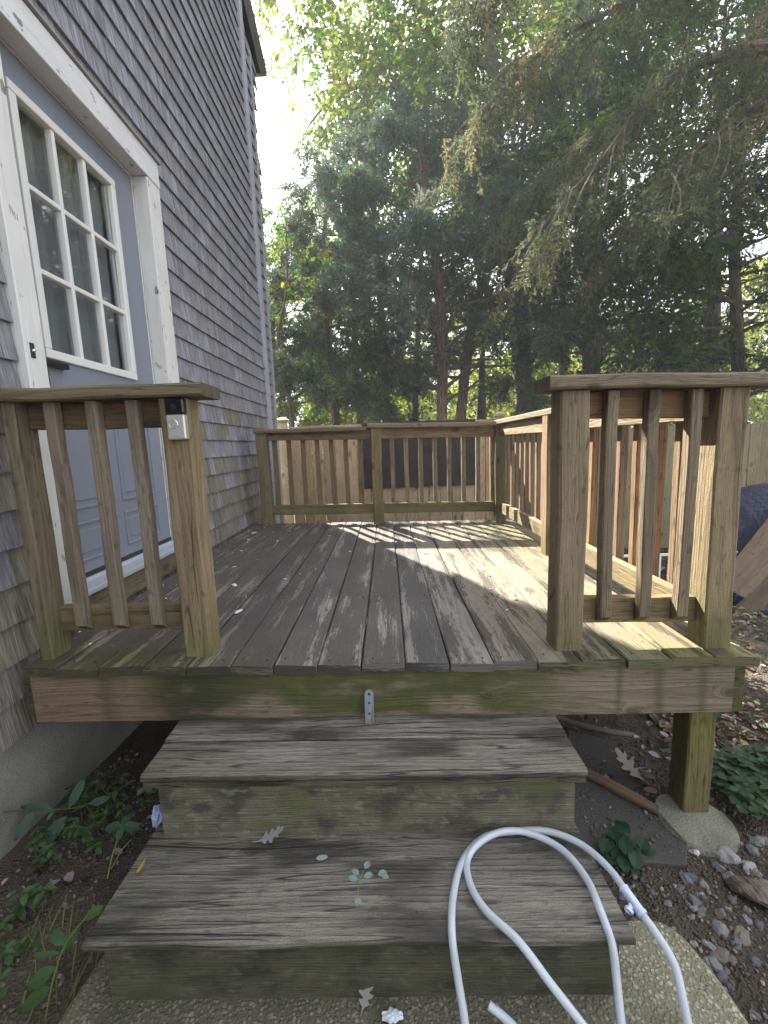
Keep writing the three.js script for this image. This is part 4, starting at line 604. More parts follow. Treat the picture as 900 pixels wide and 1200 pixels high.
// overhanging cedar whose trunk stands outside the frame
{
  const t = thing('cedar_tree', [7.4, -0.75, -3.4], 'old cedar whose dark limbs with hanging browned sprays overhang from the upper right', 'tree'), r = rng(220);
  put('trunk', limb([V(7.4, -0.9, -3.4), V(7.3, 1.5, -3.4), V(7.1, 4, -3.5), V(7.0, 8, -3.6)], [0.3, 0.25, 0.2, 0.1], 24, 12, 0.2, 9), M.bark, t);
  const L = [
    [[V(7.1, 4.0, -3.5), V(5.6, 4.35, -3.6), V(4.85, 4.33, -3.6), V(4.3, 4.2, -3.6), V(3.85, 3.9, -3.55), V(3.5, 3.45, -3.5), V(3.15, 3.1, -3.5), V(2.8, 2.75, -3.45)], 0.115],
    [[V(7.1, 3.3, -3.4), V(5.9, 3.85, -3.3), V(5.0, 3.75, -3.2), V(4.3, 3.35, -3.15), V(3.8, 2.95, -3.1)], 0.06],
    [[V(7.05, 5.2, -3.6), V(5.6, 5.5, -4.0), V(4.2, 5.35, -4.2), V(3.0, 4.85, -4.3), V(2.3, 4.2, -4.3)], 0.07],
    [[V(7.05, 6.2, -3.6), V(5.5, 6.5, -3.6), V(4.0, 6.3, -3.8), V(2.9, 5.7, -3.9), V(2.2, 5.0, -3.9)], 0.07],
    [[V(7.1, 4.4, -3.5), V(5.8, 4.9, -4.3), V(4.8, 4.8, -4.9), V(3.9, 4.4, -5.2), V(3.2, 3.9, -5.4)], 0.06],
    [[V(7.1, 3.8, -3.5), V(6.2, 4.0, -4.6), V(5.4, 3.9, -5.2), V(4.6, 3.4, -5.6)], 0.05],
  ];
  const spots = [[], []], limbs = [];
  for (const [pts, rad] of L) { const near = rad > 0.1 || pts[0].y < 3.4;
    limbs.push(limb(pts, [rad, rad * 0.6, rad * 0.3, 0.008], 24, 8, 0.15, 11)); const c = new THREE.CatmullRomCurve3(pts);
    for (let i = 0; i < 34; i++) {
      const s = 0.16 + 0.84 * (i + r()) / 34, p = c.getPointAt(Math.min(1, s)), tg = c.getTangentAt(Math.min(1, s)), side = V(0, 1, 0).cross(tg).normalize().multiplyScalar(i % 2 ? 1 : -1), len = 0.35 + 0.75 * r();
      const e = p.clone().addScaledVector(tg, len * 0.6).addScaledVector(side, len * (0.3 + 0.5 * r())).add(V(0, (r() - 0.55) * 0.5 * len - 0.15 * len, 0)), mid = p.clone().lerp(e, 0.5).add(V(0, 0.06, 0));
      limbs.push(limb([p, mid, e, e.clone().add(V(0, -0.12, 0)).addScaledVector(tg, 0.08)], [0.011, 0.007, 0.003], 6, 4, 0.1, i)); const cc = new THREE.CatmullRomCurve3([p, mid, e]);
      const n = (near ? 5 : 8) + Math.floor(r() * 7), dry = r() < 0.22;
      for (let k = 0; k < n; k++) { const u = 0.15 + 0.85 * r(), q = cc.getPointAt(u).add(V((r() - 0.5) * 0.3, (r() - 0.6) * 0.24, (r() - 0.5) * 0.3)), d = tg.clone().multiplyScalar(0.7).addScaledVector(rdir(r), 0.8).add(V(0, -0.55, 0)).normalize(); if (q.x > 3.9 && q.x < 4.75 && q.y > 3.3 && q.y < 3.95 && r() < 0.9) continue; spots[k % 2].push([q, d, 0.5 + 0.32 * r(), dry && r() < 0.7 ? [1.3 + r() * 0.6, 1.2 + r() * 0.5, 1.15] : mix3([0.6, 0.75, 0.75], [1.1, 1.15, 0.8], r())]); }
    }
  }
  put('limbs', mergeGeometries(limbs), M.bark, t); crownOf(t, HANG[0], dryMat, spots[0], 'crown', 221); crownOf(t, HANG[1], dryMat, spots[1], 'crown', 222);
}
// slender trunks between the cedars and the far woods
[[1.3, -12, 0.13, 'dark slender trunk left of the pinkish cedar trunk'], [2.05, -12.5, 0.1, 'thin dark trunk close beside the pinkish cedar trunk on its left'], [3.9, -12, 0.09, 'thin forked trunk right of the leaning cedar'], [4.35, -13, 0.1, 'slender dark trunk between the leaning cedar and the thick oak trunk'], [0.3, -15, 0.14, 'slender trunk seen through the cedar boughs near the left post of the fence'], [7.2, -14, 0.16, 'straight dark trunk behind the dense evergreen']].forEach(([x, z, rad, label], i) => {
  const r = rng(230 + i), dx = (r() - 0.5) * 0.8; tree('slender_tree', label, 'tree', null, { trunk: [V(x, -1, z), V(x + dx * 0.2, 1.5, z), V(x + dx * 0.6, 4, z), V(x + dx * 1.4, 8, z), V(x + dx * 2, 11, z)], radii: [rad, rad * 0.85, rad * 0.7, rad * 0.4, 0.02], boughs: 24, from: 0.3, reach: () => 1.5, rise: 0.25, sag: 0.2, per: 11, jitter: 0.6, geo: LSP, mat: broadMat, scale: 1.4, tintFn: vary([0.7, 0.85, 0.8], [1.4, 1.35, 0.7]), seed: 240 + i, barkTint: () => [0.6, 0.58, 0.55], skip: (p) => p.x < -1.9 });
});
{ // far woods: one mass of foliage with gaps of sky
  const r = rng(260), a = [[], []], g = new THREE.Group();
  for (let i = 0; i < 3800; i++) {
    const z = -15 - 24 * r(), x = -1.2 + z * 0.21 + 3.2 + r() * (20 - z * 0.75), hmax = 4.2 + 2.5 * n2(x * 0.25, z * 0.2, 256, 256, 183) + 0.06 * Math.max(0, x), y = -1 + (hmax + 1.5) * Math.pow(r(), 0.85);
    if (n2(x * 0.5, y * 0.45 + z * 0.3, 256, 256, 185) < -0.22) continue; if (x < -2.9 - (z + 15) * -0.12) continue;
    a[i % 2].push([V(x, y, z), rdir(r), 1.0 + 1.0 * r(), mix3([0.8, 0.9, 0.7], [2.0, 1.7, 0.7], r())]);
  }
  for (let i = 0; i < 1500; i++) { const z = -9 - 12 * r(), x = -2 + r() * 16; a[i % 2].push([V(x, -0.9 + 1.7 * r() * r(), z), rdir(r), 0.6 + 0.6 * r(), mix3([0.6, 0.75, 0.65], [1.4, 1.3, 0.6], r())]); }
  const w = thing('woods', [4, -1, -22], 'yellow-green woods glowing beyond the cedars', 'woods'); w.userData.kind = 'stuff'; a.forEach((s, i) => crownOf(w, CLU[i], woodsMat, s, 'foliage', 262 + i));
}

// ---------------------------------------------------------------- hose
{
  const pts = [[1.328, -0.555, 0.60], [1.330, -0.50, 0.572], [1.322, -0.44, 0.540], [1.315, -0.371, 0.503], [1.334, -0.374, 0.407], [1.374, -0.379, 0.317], [1.444, -0.384, 0.252], [1.521, -0.382, 0.240], [1.611, -0.376, 0.248], [1.684, -0.375, 0.290], [1.728, -0.378, 0.361], [1.745, -0.388, 0.427], [1.771, -0.41, 0.484], [1.788, -0.44, 0.519], [1.785, -0.475, 0.555], [1.782, -0.515, 0.585], [1.765, -0.545, 0.66], [1.70, -0.55, 0.74], [1.62, -0.545, 0.70], [1.588, -0.515, 0.600], [1.558, -0.478, 0.584], [1.510, -0.425, 0.56], [1.455, -0.374, 0.517], [1.396, -0.371, 0.45], [1.375, -0.376, 0.383], [1.381, -0.378, 0.324], [1.415, -0.368, 0.289], [1.491, -0.364, 0.257], [1.560, -0.370, 0.259], [1.631, -0.378, 0.302], [1.660, -0.379, 0.378], [1.657, -0.374, 0.452], [1.657, -0.395, 0.512], [1.655, -0.435, 0.535], [1.650, -0.480, 0.563], [1.640, -0.53, 0.60], [1.58, -0.55, 0.66], [1.50, -0.54, 0.63], [1.429, -0.52, 0.562], [1.387, -0.505, 0.539]].map((p) => V(...p));
  const h = thing('plastic_hose', [1.55, -0.51, 0.5], 'coiled translucent white plastic hose looped over the lowest step', 'hose');
  const hm = new THREE.MeshPhysicalMaterial({ color: new THREE.Color().setRGB(0.78, 0.82, 0.87), roughness: 0.3, transmission: 0.5, thickness: 0, vertexColors: true, clearcoat: 0.5, clearcoatRoughness: 0.2 });
  put('tube', tube(pts, 0.0085, 420, 14), hm, h);
  const a = V(1.7385, -0.384, 0.40), b = V(1.757, -0.397, 0.455), coll = new THREE.Group();
  const f = put('coupling', join([tube([a, a.clone().lerp(b, 0.5), b], 0.011, 8, 18), tube([a.clone().lerp(b, 0.02), a.clone().lerp(b, 0.12)], 0.0125, 2, 18), tube([a.clone().lerp(b, 0.88), a.clone().lerp(b, 0.99)], 0.0125, 2, 18)]), plain(0.55, 0.6, 0.75, { roughness: 0.35, vertexColors: true }), h);
  const c = a.clone().lerp(b, 0.5); put('spout', join([tube([c, c.clone().add(V(-0.014, -0.006, 0.012))], 0.006, 3, 12), tube([c.clone().add(V(-0.014, -0.006, 0.012)), c.clone().add(V(-0.019, -0.008, 0.016))], 0.0095, 2, 14)]), plain(0.6, 0.65, 0.8, { roughness: 0.35, vertexColors: true }), f);
}
// ---------------------------------------------------------------- leaves lying about
function flatLeaf(name, outline, at, turn, size, col, curl, label, category, tilt = 0) {
  const s = new THREE.Shape(outline.map(([a, b]) => new THREE.Vector2(a * size, b * size))), g0 = new THREE.ShapeGeometry(s, 6), p = g0.attributes.position;
  for (let i = 0; i < p.count; i++) { const x = p.getX(i), y = p.getY(i); p.setXYZ(i, x, 0.004 + curl * (Math.abs(y) * 0.6 + x * x / size * 1.4), -y); }
  g0.rotateZ(tilt); g0.rotateY(turn); g0.translate(...at); g0.computeVertexNormals(); const g = dressTube(g0);
  return single(name, g, leafMat(...col, 0.15, { specularIntensity: 0.4, roughness: 0.6 }), at, label, category);
}
const oval = [...Array(20).keys()].map((i) => { const a = i / 20 * Math.PI * 2; return [0.5 + 0.5 * Math.cos(a), 0.27 * Math.sin(a)]; });
const half = [[0, 0.02], [0.12, 0.06], [0.2, 0.18], [0.3, 0.3], [0.33, 0.16], [0.38, 0.1], [0.47, 0.33], [0.56, 0.4], [0.57, 0.2], [0.62, 0.12], [0.7, 0.26], [0.8, 0.3], [0.79, 0.15], [0.86, 0.12], [0.95, 0.1], [1, 0.02]], oak = [...half, ...half.slice().reverse().map(([a, b], i) => [a + (i % 3 - 1) * 0.015, -b * 0.92]), [-0.2, -0.015], [-0.2, 0.015]];
flatLeaf('oak_leaf', oak, [0.82, -0.384, 0.250], 0.15, 0.075, [0.42, 0.41, 0.42], 0.22, 'pale grey lobed oak leaf at the back of the lowest tread', 'leaf', 0.1);
flatLeaf('oval_leaf', oval, [0.988, -0.386, 0.304], 0.05, 0.03, [0.30, 0.42, 0.36], 0.05, 'single small grey-green oval leaf on the lowest tread near the oak leaf', 'leaf');
flatLeaf('yellow_leaf', oval, [0.535, -0.374, 0.340], 0.5, 0.03, [0.62, 0.42, 0.06], 0.5, 'small curled yellow leaf at the left end of the lowest tread', 'leaf', 0.25);
flatLeaf('tan_leaf', oval, [0.979, -0.387, 0.246], 0.4, 0.022, [0.36, 0.25, 0.12], 0.5, 'little curled tan leaf against the riser of the upper step', 'leaf', 0.3);
flatLeaf('grey_leaf', oak, [1.113, -0.553, 0.515], 1.2, 0.05, [0.33, 0.31, 0.29], 0.3, 'curled grey leaf on the concrete pad below the lowest riser', 'leaf', 0.2);
flatLeaf('oak_leaf', oak, [2.14, -0.615, -0.20], 2.2, 0.12, [0.22, 0.19, 0.15], 0.3, 'brown lobed leaf on the dirt under the deck near the footing', 'leaf', 0.2);
{ // sprig of small round leaves
  const g = thing('leaf_sprig', [1.11, -0.388, 0.37], 'fallen sprig with small round grey-green leaflets on the lowest tread', 'sprig'), m = leafMat(0.24, 0.33, 0.28, 0.2, { roughness: 0.6 }), ly = (z) => -0.3835 + (z - 0.507) * 0.06 + TILT * (1.11 - 1.2) + 0.0065;
  put('stem', tube([V(1.103, ly(0.405), 0.405), V(1.105, ly(0.37) + 0.002, 0.37), V(1.113, ly(0.338), 0.338)], 0.0011, 10, 5, false, [0.8, 0.9, 0.5]), m, g);
  for (const [x, z, a, s] of [[1.103, 0.408, -1.4, 0.025], [1.101, 0.364, 2.9, 0.027], [1.103, 0.350, 2.5, 0.025], [1.115, 0.356, 0.2, 0.026], [1.117, 0.335, 1.1, 0.025], [1.150, 0.352, 0.25, 0.027], [1.160, 0.355, -0.3, 0.021]]) { const t3 = new Tris(); leaf(t3, V(x, ly(z), z), V(Math.cos(a), 0.12, -Math.sin(a)).normalize(), V(0.1, 1, 0.05).normalize(), s, s * 0.72, [1, 1, 1], 0.1, 0.15); put('leaflet', t3.geo(), m, g); }
}
function crumpled(name, at, sx, sy, sz, mat, seed, label, category) { const g = new THREE.IcosahedronGeometry(1, 3), p = g.attributes.position; for (let i = 0; i < p.count; i++) { const x = p.getX(i), y = p.getY(i), z = p.getZ(i), k = 1 + 0.45 * n2(x * 2.6 + seed, y * 2.6 + z * 2.1, 256, 256, 191); p.setXYZ(i, x * k * sx, y * k * sy, z * k * sz); } g.computeVertexNormals(); g.translate(...at); return single(name, dress(g), mat, at, label, category); }
crumpled('plastic_scrap', [0.495, -0.385, 0.155], 0.016, 0.038, 0.02, plain(0.36, 0.44, 0.62, { roughness: 0.4, flatShading: true, vertexColors: true }), 3, 'scrap of pale blue plastic wedged beside the upper riser', 'plastic scrap');
crumpled('plastic_wrapper', [1.179, -0.548, 0.525], 0.02, 0.008, 0.012, plain(0.62, 0.66, 0.72, { roughness: 0.2, flatShading: true, vertexColors: true }), 8, 'crinkled clear plastic wrapper on the concrete pad', 'wrapper');
{ // paint flakes and bits of leaf on the deck
  const r = rng(401), lab = 'tiny pale or brown chip lying on the dark deck boards';
  const base = new THREE.IcosahedronGeometry(1, 1); dress(base); const spots = [[0.125, -2.161, 0.028], [0.427, -0.81, 0.024], [0.567, -0.451, 0.024], [0.16, -1.9, 0.018], [0.31, -1.15, 0.013], [0.40, -1.3, 0.016], [0.845, -1.339, 0.013], [0.949, -1.476, 0.012], [1.306, -2.229, 0.014], [0.22, -1.55, 0.016], [0.66, -0.9, 0.011], [1.75, -0.55, 0.012], [1.68, -0.42, 0.012], [1.45, -1.2, 0.012], [1.9, -1.9, 0.016], [2.0, -2.2, 0.016], [0.75, -2.0, 0.012], [1.15, -0.8, 0.009], [0.95, -0.6, 0.009], [1.72, -0.9, 0.012], [0.3, -0.62, 0.014], [0.26, -0.9, 0.016], [0.18, -1.05, 0.014]];
  const mats = [plain(0.62, 0.62, 0.62), plain(0.48, 0.42, 0.36), plain(0.22, 0.14, 0.08)];
  let proto = null; spots.forEach(([x, z, s], i) => {
    const y = TILT * (x - 1.2) + 0.006; let m;
    if (!proto) { const g = new THREE.IcosahedronGeometry(1, 1), p = g.attributes.position; for (let k = 0; k < p.count; k++) { const q = 1 + 0.5 * n2(p.getX(k) * 2.1 + 4, p.getZ(k) * 2.1, 256, 256, 193); p.setXYZ(k, p.getX(k) * q, p.getY(k) * 0.13 + 0.1 * n2(p.getX(k) * 2, p.getZ(k) * 2 + 8, 256, 256, 194), p.getZ(k) * q * 0.5); } g.computeVertexNormals(); proto = m = new THREE.Mesh(g, mats[0]); } else m = proto.clone();
    m.name = numbered('paint_chip'); m.material = mats[i < 5 ? 0 : Math.floor(r() * 3)]; m.position.set(x, y, z); m.rotation.y = r() * 3; m.scale.setScalar(s); m.castShadow = true; scene.add(m); const own = ['white flake lying by the house wall near the back railing', 'long white flake on the dark boards between the threshold and the doorbell post', 'white flake nearest the foot of the doorbell post'][i]; tag(m, own ?? lab, 'debris', 'chips on the deck boards');
  });
  const crumbs = new THREE.InstancedMesh(new THREE.TetrahedronGeometry(1), plain(0.32, 0.27, 0.22), 420), m4 = new THREE.Matrix4(), q = new THREE.Quaternion(), c = new THREE.Color();
  for (let i = 0; i < 420; i++) { const edge = r(), x = edge < 0.4 ? 0.02 + 0.5 * r() * r() : 0.1 + 2.1 * r(), z = edge > 0.75 ? -2.58 + 0.35 * r() * r() : -0.1 - 2.45 * r(), s = 0.0025 + 0.005 * r() * r(); q.setFromEuler(new THREE.Euler(r() * 6, r() * 6, r() * 6)); m4.compose(V(x, TILT * (x - 1.2) + 0.004, z), q, V(s * 1.8, s * 0.6, s)); crumbs.setMatrixAt(i, m4); crumbs.setColorAt(i, c.setRGB(...(r() < 0.35 ? [2, 2.2, 2.5] : [0.6 + r() * 0.5, 0.5 + r() * 0.4, 0.5]))); }
  crumbs.name = 'crumbs'; crumbs.userData.kind = 'stuff'; crumbs.castShadow = true; scene.add(crumbs); tag(crumbs, 'crumbs of leaf and bark strewn over the deck boards', 'debris');
}
// ---------------------------------------------------------------- dirt at the yard side: stones, slab, sticks, litter
{
  const r = rng(501), geos = [0, 1, 2, 3, 4].map((s) => { const g = new THREE.IcosahedronGeometry(1, 2), p = g.attributes.position; for (let i = 0; i < p.count; i++) { const x = p.getX(i), y = p.getY(i), z = p.getZ(i), k = 1 + 0.4 * n2(x * 1.2 + s * 5 + 3, y * 1.2 + z * 0.9 + 3, 256, 256, 195) + 0.12 * n2(x * 3 + s, z * 3 + y * 2, 256, 256, 196); p.setXYZ(i, x * k, y * k * 0.6, z * k * 0.78); } g.computeVertexNormals(); return dress(g); });
  const cols = [[0.32, 0.31, 0.30], [0.22, 0.215, 0.21], [0.42, 0.41, 0.40], [0.28, 0.24, 0.20], [0.17, 0.17, 0.18]].map((c) => plain(...c, { roughness: 0.85, bumpMap: T.concrete.bump, bumpScale: 0.004 })), white = plain(0.6, 0.6, 0.6);
  const protos = geos.map((g) => new THREE.Mesh(g, cols[0]));
  const spot = (x, z, s, mat, label, group) => { const m = protos[Math.floor(r() * 5)].clone(); m.name = numbered('stone'); m.material = mat; m.position.set(x, groundY(x, z) + s * 0.08, z); m.rotation.set((r() - 0.5) * 0.6, r() * 6, (r() - 0.5) * 0.6); m.scale.setScalar(s); m.castShadow = m.receiveShadow = true; scene.add(m); tag(m, label, 'stone', group); };
  spot(2.145, 0.075, 0.020, white, 'small bright white stone at the tip of the dark slab', null);
  spot(2.23, 0.10, 0.034, cols[2], 'pale rounded stone just in front of the round footing', null);
  spot(2.44, 0.085, 0.04, cols[2], 'pale stone right of the footing toward the frame edge', null);
  for (let i = 0; i < 190; i++) { const x = 1.84 + 0.62 * r(), z = 0.04 + 0.46 * r(); if (z > 0.47 - (x - 2.03) * 1.15 || Math.hypot(x - 2.21, z + 0.02) < 0.14 || (x < 1.95 && z > 0.32) || (x < 2.11 && z < 0.135) || Math.hypot(x - 2.22, z - 0.23) < 0.05) continue; spot(x, z, 0.009 + 0.017 * r() * r(), cols[Math.floor(r() * cols.length)], 'small grey stone in the dirt between the concrete pad and the footing', 'stones in the dirt by the pad'); }
  const N = 4200, grit = new THREE.InstancedMesh(new THREE.IcosahedronGeometry(1, 0), plain(0.2, 0.18, 0.16, { roughness: 0.95 }), N), m4 = new THREE.Matrix4(), q = new THREE.Quaternion(), c = new THREE.Color();
  for (let i = 0; i < N; i++) { const lf = r() < 0.3, x = lf ? -0.02 + 0.55 * r() : 1.8 + 0.9 * r(), z = lf ? -0.5 + 1.2 * r() : -0.5 + 1.1 * r(), s = 0.003 + 0.008 * r() * r(); q.setFromEuler(new THREE.Euler(r() * 6, r() * 6, r() * 6)); m4.compose(V(x, (x > 1.75 && x < 2.1 && z > -0.17 && z < 0.11 && r() < 0.35 ? -0.614 : groundY(x, z)) + s * 0.5, z), q, V(s, s * 0.6, s * 0.8)); grit.setMatrixAt(i, m4); const k = 0.4 + 1.3 * r() * r(); grit.setColorAt(i, c.setRGB(k, k * 0.95, k * 0.9)); }
  grit.name = 'gravel'; grit.userData.kind = 'stuff'; scene.add(grit); tag(grit, 'fine gravel scattered through the dark dirt', 'gravel');
  // slate slab, sticks, washer, bark
  const plate = (pts, th, at, tiltX, tiltZ) => { const s = new THREE.Shape(pts.map(([a, b]) => new THREE.Vector2(a - at[0], -(b - at[2])))), g = new THREE.ExtrudeGeometry(s, { depth: th, bevelEnabled: true, bevelSize: 0.004, bevelThickness: 0.003, bevelSegments: 2 }); g.rotateX(-Math.PI / 2); g.rotateX(tiltX); g.rotateZ(tiltZ); g.translate(...at); return dress(g, (x, y, z) => { const k = 1 + 0.9 * fbm(x * 11, z * 11, 256, 256, 197, 5); return [k, k, k]; }); };
  const slabM = plain(0.066, 0.058, 0.05, { roughness: 0.85, vertexColors: true, bumpMap: T.concrete.bump, bumpScale: 0.006 });
  single('slab', plate([[1.70, 0.12], [1.78, -0.16], [1.93, -0.2], [2.10, -0.12], [2.13, 0.06], [2.08, 0.13], [1.9, 0.11]], 0.018, [1.9, -0.635, 0.0], 0.03, -0.01), slabM, [1.9, -0.635, 0], 'dark flat slab on the dirt between the lowest step and the footing', 'slab');
  single('slab', plate([[1.86, -0.18], [1.98, -0.5], [2.15, -0.42], [2.13, -0.2], [2.0, -0.16]], 0.02, [2.0, -0.645, -0.3], 0.06, 0.02), slabM, [2, -0.645, -0.3], 'second dark slab further under the deck behind the round wooden handle', 'slab');
  single('wooden_handle', dressTube(limb([V(1.80, -0.60, -0.36), V(1.95, -0.595, -0.21), V(2.03, -0.597, -0.125), V(2.095, -0.60, -0.055), V(2.103, -0.60, -0.048)], [0.016, 0.0175, 0.019, 0.020, 0.016], 24, 14, 0.05, 4), [1, 1, 1]), new THREE.MeshStandardMaterial({ map: T.lumber.map, bumpMap: T.lumber.bump, bumpScale: 0.002, color: new THREE.Color().setRGB(0.62, 0.48, 0.38), roughness: 0.7 }), [1.95, -0.6, -0.2], 'round brown wooden handle lying on the slabs beside the steps', 'tool handle');
  single('stick', dressTube(limb([V(1.92, -0.61, -0.62), V(2.11, -0.61, -0.50), V(2.245, -0.61, -0.455)], [0.011, 0.013, 0.012], 16, 8, 0.12, 6), [1, 1, 1]), new THREE.MeshStandardMaterial({ map: T.bark.map, color: new THREE.Color().setRGB(0.8, 0.8, 0.78), roughness: 0.9 }), [2.1, -0.61, -0.5], 'grey stick lying far under the deck near the green leaves', 'stick');
  { const g = new THREE.TorusGeometry(0.017, 0.006, 8, 24); g.rotateX(1.2); g.translate(2.165, -0.60, -0.235); single('ring', dress(g), plain(0.12, 0.12, 0.13), [2.165, -0.6, -0.235], 'small grey ring lying on the dirt under the deck', 'ring'); }
  { const g = new THREE.SphereGeometry(1, 24, 12), p = g.attributes.position; for (let i = 0; i < p.count; i++) { const x = p.getX(i), y = p.getY(i), z = p.getZ(i); p.setXYZ(i, x * 0.075, y * 0.012 + 0.02 * (1 - x * x) + 0.006 * n2(x * 3, z * 3, 256, 256, 198), z * 0.04 * (1 + 0.3 * n2(x * 4, 3, 256, 256, 199))); } g.computeVertexNormals(); g.rotateY(-0.7); g.translate(2.22, groundY(2.22, 0.23) + 0.008, 0.23); single('bark', dress(g), plain(0.13, 0.095, 0.07, { bumpMap: T.bark.bump, bumpScale: 0.01 }), [2.22, -0.63, 0.23], 'curled piece of brown bark among the stones by the frame edge', 'bark'); }
  // leaf litter: curled leaves, pale and brown
  const lt = new Tris(); leaf(lt, V(-0.5, 0, 0), V(1, 0, 0), V(0, 1, 0), 1, 0.6, [1, 1, 1], -0.25, 0.5); const lg = lt.geo();
  const place = (n, fn, name, label) => { const im = new THREE.InstancedMesh(lg, leafMat(0.25, 0.22, 0.175, 0.1, { roughness: 0.8 }), n); for (let i = 0; i < n; i++) { const [x, z] = fn(), s = 0.022 + 0.034 * r(); q.setFromEuler(new THREE.Euler((r() - 0.5) * 0.9, r() * 6.3, (r() - 0.5) * 0.9)); m4.compose(V(x, groundY(x, z) + 0.012 + 0.012 * r(), z), q, V(s, s, s)); im.setMatrixAt(i, m4); const t = r(); im.setColorAt(i, c.setRGB(...(t < 0.22 ? [1.5, 1.55, 1.5] : t < 0.65 ? [0.42, 0.36, 0.3] : [0.8, 0.72, 0.58]).map((v) => v * (0.6 + 0.6 * r())))); } im.name = name; im.userData.kind = 'stuff'; im.castShadow = im.receiveShadow = true; scene.add(im); tag(im, label, 'leaf litter'); };
  place(9000, () => { const x = 2.42 + 5 * r() * r(), z = -3.9 + 3.9 * r(); return [x, z - 0.25 * (x < 2.7 && z > -0.3 ? 1 : 0)]; }, 'leaf_litter', 'dry brown and silvery leaves covering the yard beyond the deck');
  place(260, () => [1.75 + 0.8 * r(), -1.2 + 1.1 * r()], 'leaf_litter', 'scattered dead leaves on the dirt under the deck');
  place(36, () => [0.0 + 0.5 * r(), -0.4 + 1.2 * r()], 'leaf_litter', 'a few dead leaves on the dirt by the house foundation');
}
// ---------------------------------------------------------------- plants
function plant(name, at, label, category, build, col, tr = 0.35, rough = 0.6) { const g = thing(name, at, label, category), L = new Tris(), st = []; build(L, st); if (st.length) put('stem', mergeGeometries(st), plain(0.12, 0.14, 0.05, { vertexColors: true }), g); put('leaves', L.geo(), leafMat(...col, tr, { roughness: rough, specularIntensity: 0.5 }), g); return g; }
const gY = (x, z) => groundY(x, z);
const weedy = (seed, x, z, R, n, h, size, wid = 0.55) => (L, st) => { const r = rng(seed); for (let i = 0; i < n; i++) { const a = r() * 6.3, q = R * Math.sqrt(r()), bx = x + Math.cos(a) * q, bz = z + Math.sin(a) * q, by = gY(bx, bz), hh = h * (0.4 + 0.7 * r()), tx = bx + (r() - 0.5) * hh * 0.8, tz = bz + (r() - 0.3) * hh * 0.8; st.push(tube([V(bx, by - 0.01, bz), V((bx + tx) / 2, by + hh * 0.6, (bz + tz) / 2), V(tx, by + hh, tz)], 0.0013, 5, 4)); const m = 4 + Math.floor(r() * 4); for (let k = 0; k < m; k++) { const t = 0.35 + 0.65 * (k + 1) / m, p = V(lerp(bx, tx, t), by + hh * Math.sin(t * 1.57), lerp(bz, tz, t)), az = k * 2.4 + r(), d = V(Math.cos(az), 0.25 - 0.5 * r(), Math.sin(az)).normalize(), s = size * (0.6 + 0.6 * r()), kk = 0.6 + 0.7 * r(); leaf(L, p, d, V((r() - 0.5) * 0.5, 1, (r() - 0.5) * 0.5).normalize(), s, s * wid, [kk, kk, kk * 0.9], 0.25, 0.2); } } };
plant('weed', [0.13, -0.62, -0.02], 'low leafy weeds growing against the concrete foundation', 'weeds', weedy(601, 0.13, -0.03, 0.17, 46, 0.10, 0.030), [0.075, 0.13, 0.045]);
plant('weed', [0.17, -0.62, 0.42], 'taller pale green weeds with broad leaves at the bottom left corner', 'weeds', weedy(602, 0.17, 0.40, 0.17, 30, 0.08, 0.036), [0.07, 0.12, 0.045]);
plant('weed', [0.30, -0.62, 0.10], 'upright weed with a few broad leaves beside the lowest step', 'weeds', (L, st) => { const b = V(0.31, gY(0.31, 0.15), 0.15), t = V(0.315, -0.50, 0.06); st.push(tube([b, V(0.305, -0.56, 0.11), t], 0.0022, 8, 5, false, [1.6, 1.6, 1.0])); st.push(tube([V(0.31, -0.585, 0.13), V(0.33, -0.55, 0.10), V(0.345, -0.54, 0.07)], 0.0018, 6, 5, false, [1.6, 1.6, 1.0])); for (const [a, s, e] of [[0.1, 0.06, 0], [3.0, 0.06, 0.1], [-1.5, 0.05, 0.3], [1.4, 0.045, -0.2]]) leaf(L, t, V(Math.cos(a), e, Math.sin(a)).normalize(), V(0, 1, 0.25).normalize(), s, s * 0.6, [1, 1, 1], 0.25, 0.15); }, [0.075, 0.13, 0.07]);
plant('tall_weed', [0.36, -0.62, 0.42], 'bent tall weed with one bright green leaf touching the lowest step', 'weed', (L, st) => { st.push(tube([V(0.385, -0.64, 0.52), V(0.395, -0.52, 0.475), V(0.41, -0.455, 0.44), V(0.45, -0.41, 0.41)], 0.002, 14, 6, false, [0.8, 0.9, 0.6])); for (const [p, d, s, w, k] of [[V(0.44, -0.42, 0.415), V(0.75, 0.45, -0.3), 0.055, 0.45, [1.1, 1.25, 0.7]], [V(0.41, -0.455, 0.44), V(-0.8, 0.35, -0.3), 0.06, 0.45, [0.9, 1.2, 1.1]], [V(0.405, -0.47, 0.445), V(-0.95, 0.1, 0.1), 0.08, 0.16, [1.1, 1.3, 0.9]], [V(0.40, -0.49, 0.46), V(-0.7, -0.1, 0.4), 0.07, 0.5, [0.9, 1.1, 0.8]], [V(0.395, -0.52, 0.475), V(-0.85, -0.25, 0.5), 0.075, 0.45, [0.95, 1.15, 0.7]], [V(0.41, -0.47, 0.44), V(0.3, 0.75, -0.4), 0.05, 0.45, [0.9, 1.1, 1.0]]]) leaf(L, p, d.normalize(), V(0.1, 0.9, 0.5).normalize(), s, s * w, k, 0.3, 0.2); }, [0.06, 0.10, 0.045]);
